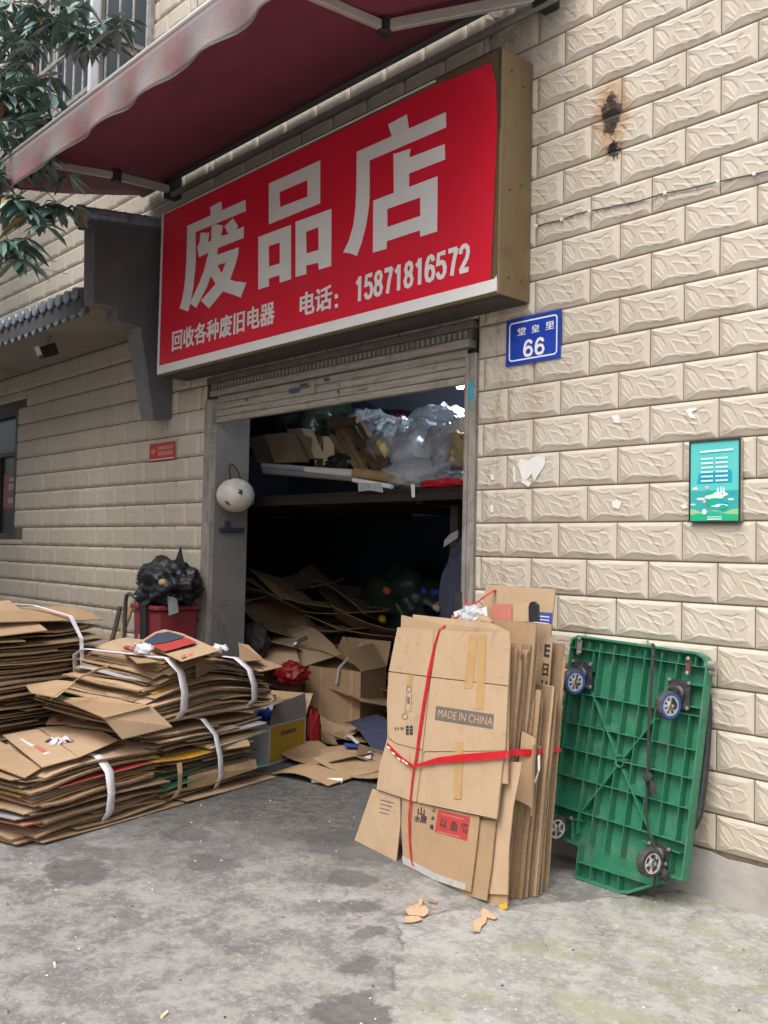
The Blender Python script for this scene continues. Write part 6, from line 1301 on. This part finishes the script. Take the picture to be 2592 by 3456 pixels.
# ------------------------------------------------------------------ street tree at the upper left
TB = V((-7.6, -2.1, 0))
tree = thing('street_tree', 'leafy street tree with drooping dark green leaves at the upper left', 'tree', TB); m = MB()
tp_ = [TB + V((.05 * math.sin(z * 1.3), .06 * math.cos(z * 1.1), z)) for z in (0, .4, .9, 1.6, 2.4, 3.2, 4.0, 4.8)]; m.tube(tp_, [.17, .135, .12, .11, .10, .09, .075, .06], 12)
tq = random.Random(9)
targets = [(60, 60, 7.6), (150, 60, 7.5), (40, 330, 7.4), (110, 320, 7.3), (210, 40, 7.5), (250, 110, 7.4), (50, 450, 7.2), (120, 440, 7.2), (200, 470, 7.2), (60, 540, 7.2), (150, 540, 7.1), (100, 180, 7.5), (30, 190, 7.6), (330, 80, 7.4), (60, 690, 7.0), (130, 720, 6.9), (190, 680, 7.0), (20, 620, 7.1), (10, 400, 7.4), (30, 820, 6.8), (75, 850, 6.8)]
cl = []
for x, y, t in targets: cl.append((CAM + ray(x, y) * t, .26 if y < 600 else .17))
for i in range(26): cl.append((V((tq.uniform(-9, -5.2), tq.uniform(-4.6, -2.5), tq.uniform(4.8, 7.2))), tq.uniform(.35, .5)))  # extra crown clusters added out of view to shade the left wall
for i in range(60):
    a = tq.uniform(0, 6.283); rr = tq.uniform(.3, 2.2); cl.append((TB + V((min(rr * math.cos(a) - .7, .3), rr * math.sin(a) * .7 - .3, tq.uniform(4.2, 7.4))), tq.uniform(.3, .5)))
nodes = [(p, .03) for p in tp_[5:]]                     # every twig springs from the nearest limb already grown
for c, r_ in sorted(cl, key=lambda k: (k[0] - tp_[-1]).length):
    b0, rb_ = min(nodes, key=lambda k: (k[0] - c).length); mid = b0 * .45 + c * .55 + V((tq.uniform(-.12, .12), tq.uniform(-.12, .12), tq.uniform(-.02, .15)))
    r0 = max(.006, rb_ * .8); m.tube([b0, mid, c], [r0, r0 * .75, r0 * .55], 5); nodes += [(c, r0 * .7), (mid, r0 * .8)]
m.build('trunk', 'bark', tree)
def leaves(items, seed):
    q = random.Random(seed); m = MB()
    for c, r_, n in items:
        k = 0
        while k < n:
            d = V((q.gauss(0, 1), q.gauss(0, 1), q.gauss(0, .8))); d.normalize(); tw = c + d * r_ * q.uniform(.3, 1.0); nl = q.randint(5, 8); k += nl
            for j in range(nl):                           # whorl of drooping leaves
                a = 6.283 * j / nl + q.uniform(-.3, .3); L = q.uniform(.15, .25); w_ = L * q.uniform(.26, .36)
                dr = V((math.cos(a), math.sin(a), q.uniform(-.8, .1))).normalized(); sd = dr.cross(V((0, 0, 1))).normalized(); sd = (sd + V((0, 0, q.uniform(-.4, .4)))).normalized(); up = sd.cross(dr)
                p0 = tw; p1 = tw + dr * L * .35 + up * .006; p2 = tw + dr * L * .72 - V((0, 0, .016)); p3 = tw + dr * L - V((0, 0, .05)); mi = 2 if q.random() < .02 else (0 if q.random() < .5 else 1)
                m.add([p0, p1 + sd * w_ * .48, p1 - sd * w_ * .48, p2 + sd * w_ * .42, p2 - sd * w_ * .42, p3, p1 - up * .008, p2 - up * .008], [(0, 1, 6), (0, 6, 2), (1, 3, 7, 6), (6, 7, 4, 2), (3, 5, 7), (7, 5, 4)], mi)
    return m
leaves([(c, r_, int((110 if i < len(targets) else 170) * r_ + 8)) for i, (c, r_) in enumerate(cl)], 4).build('crown', ['leaf_a', 'leaf_b', 'leaf_dry'], tree)
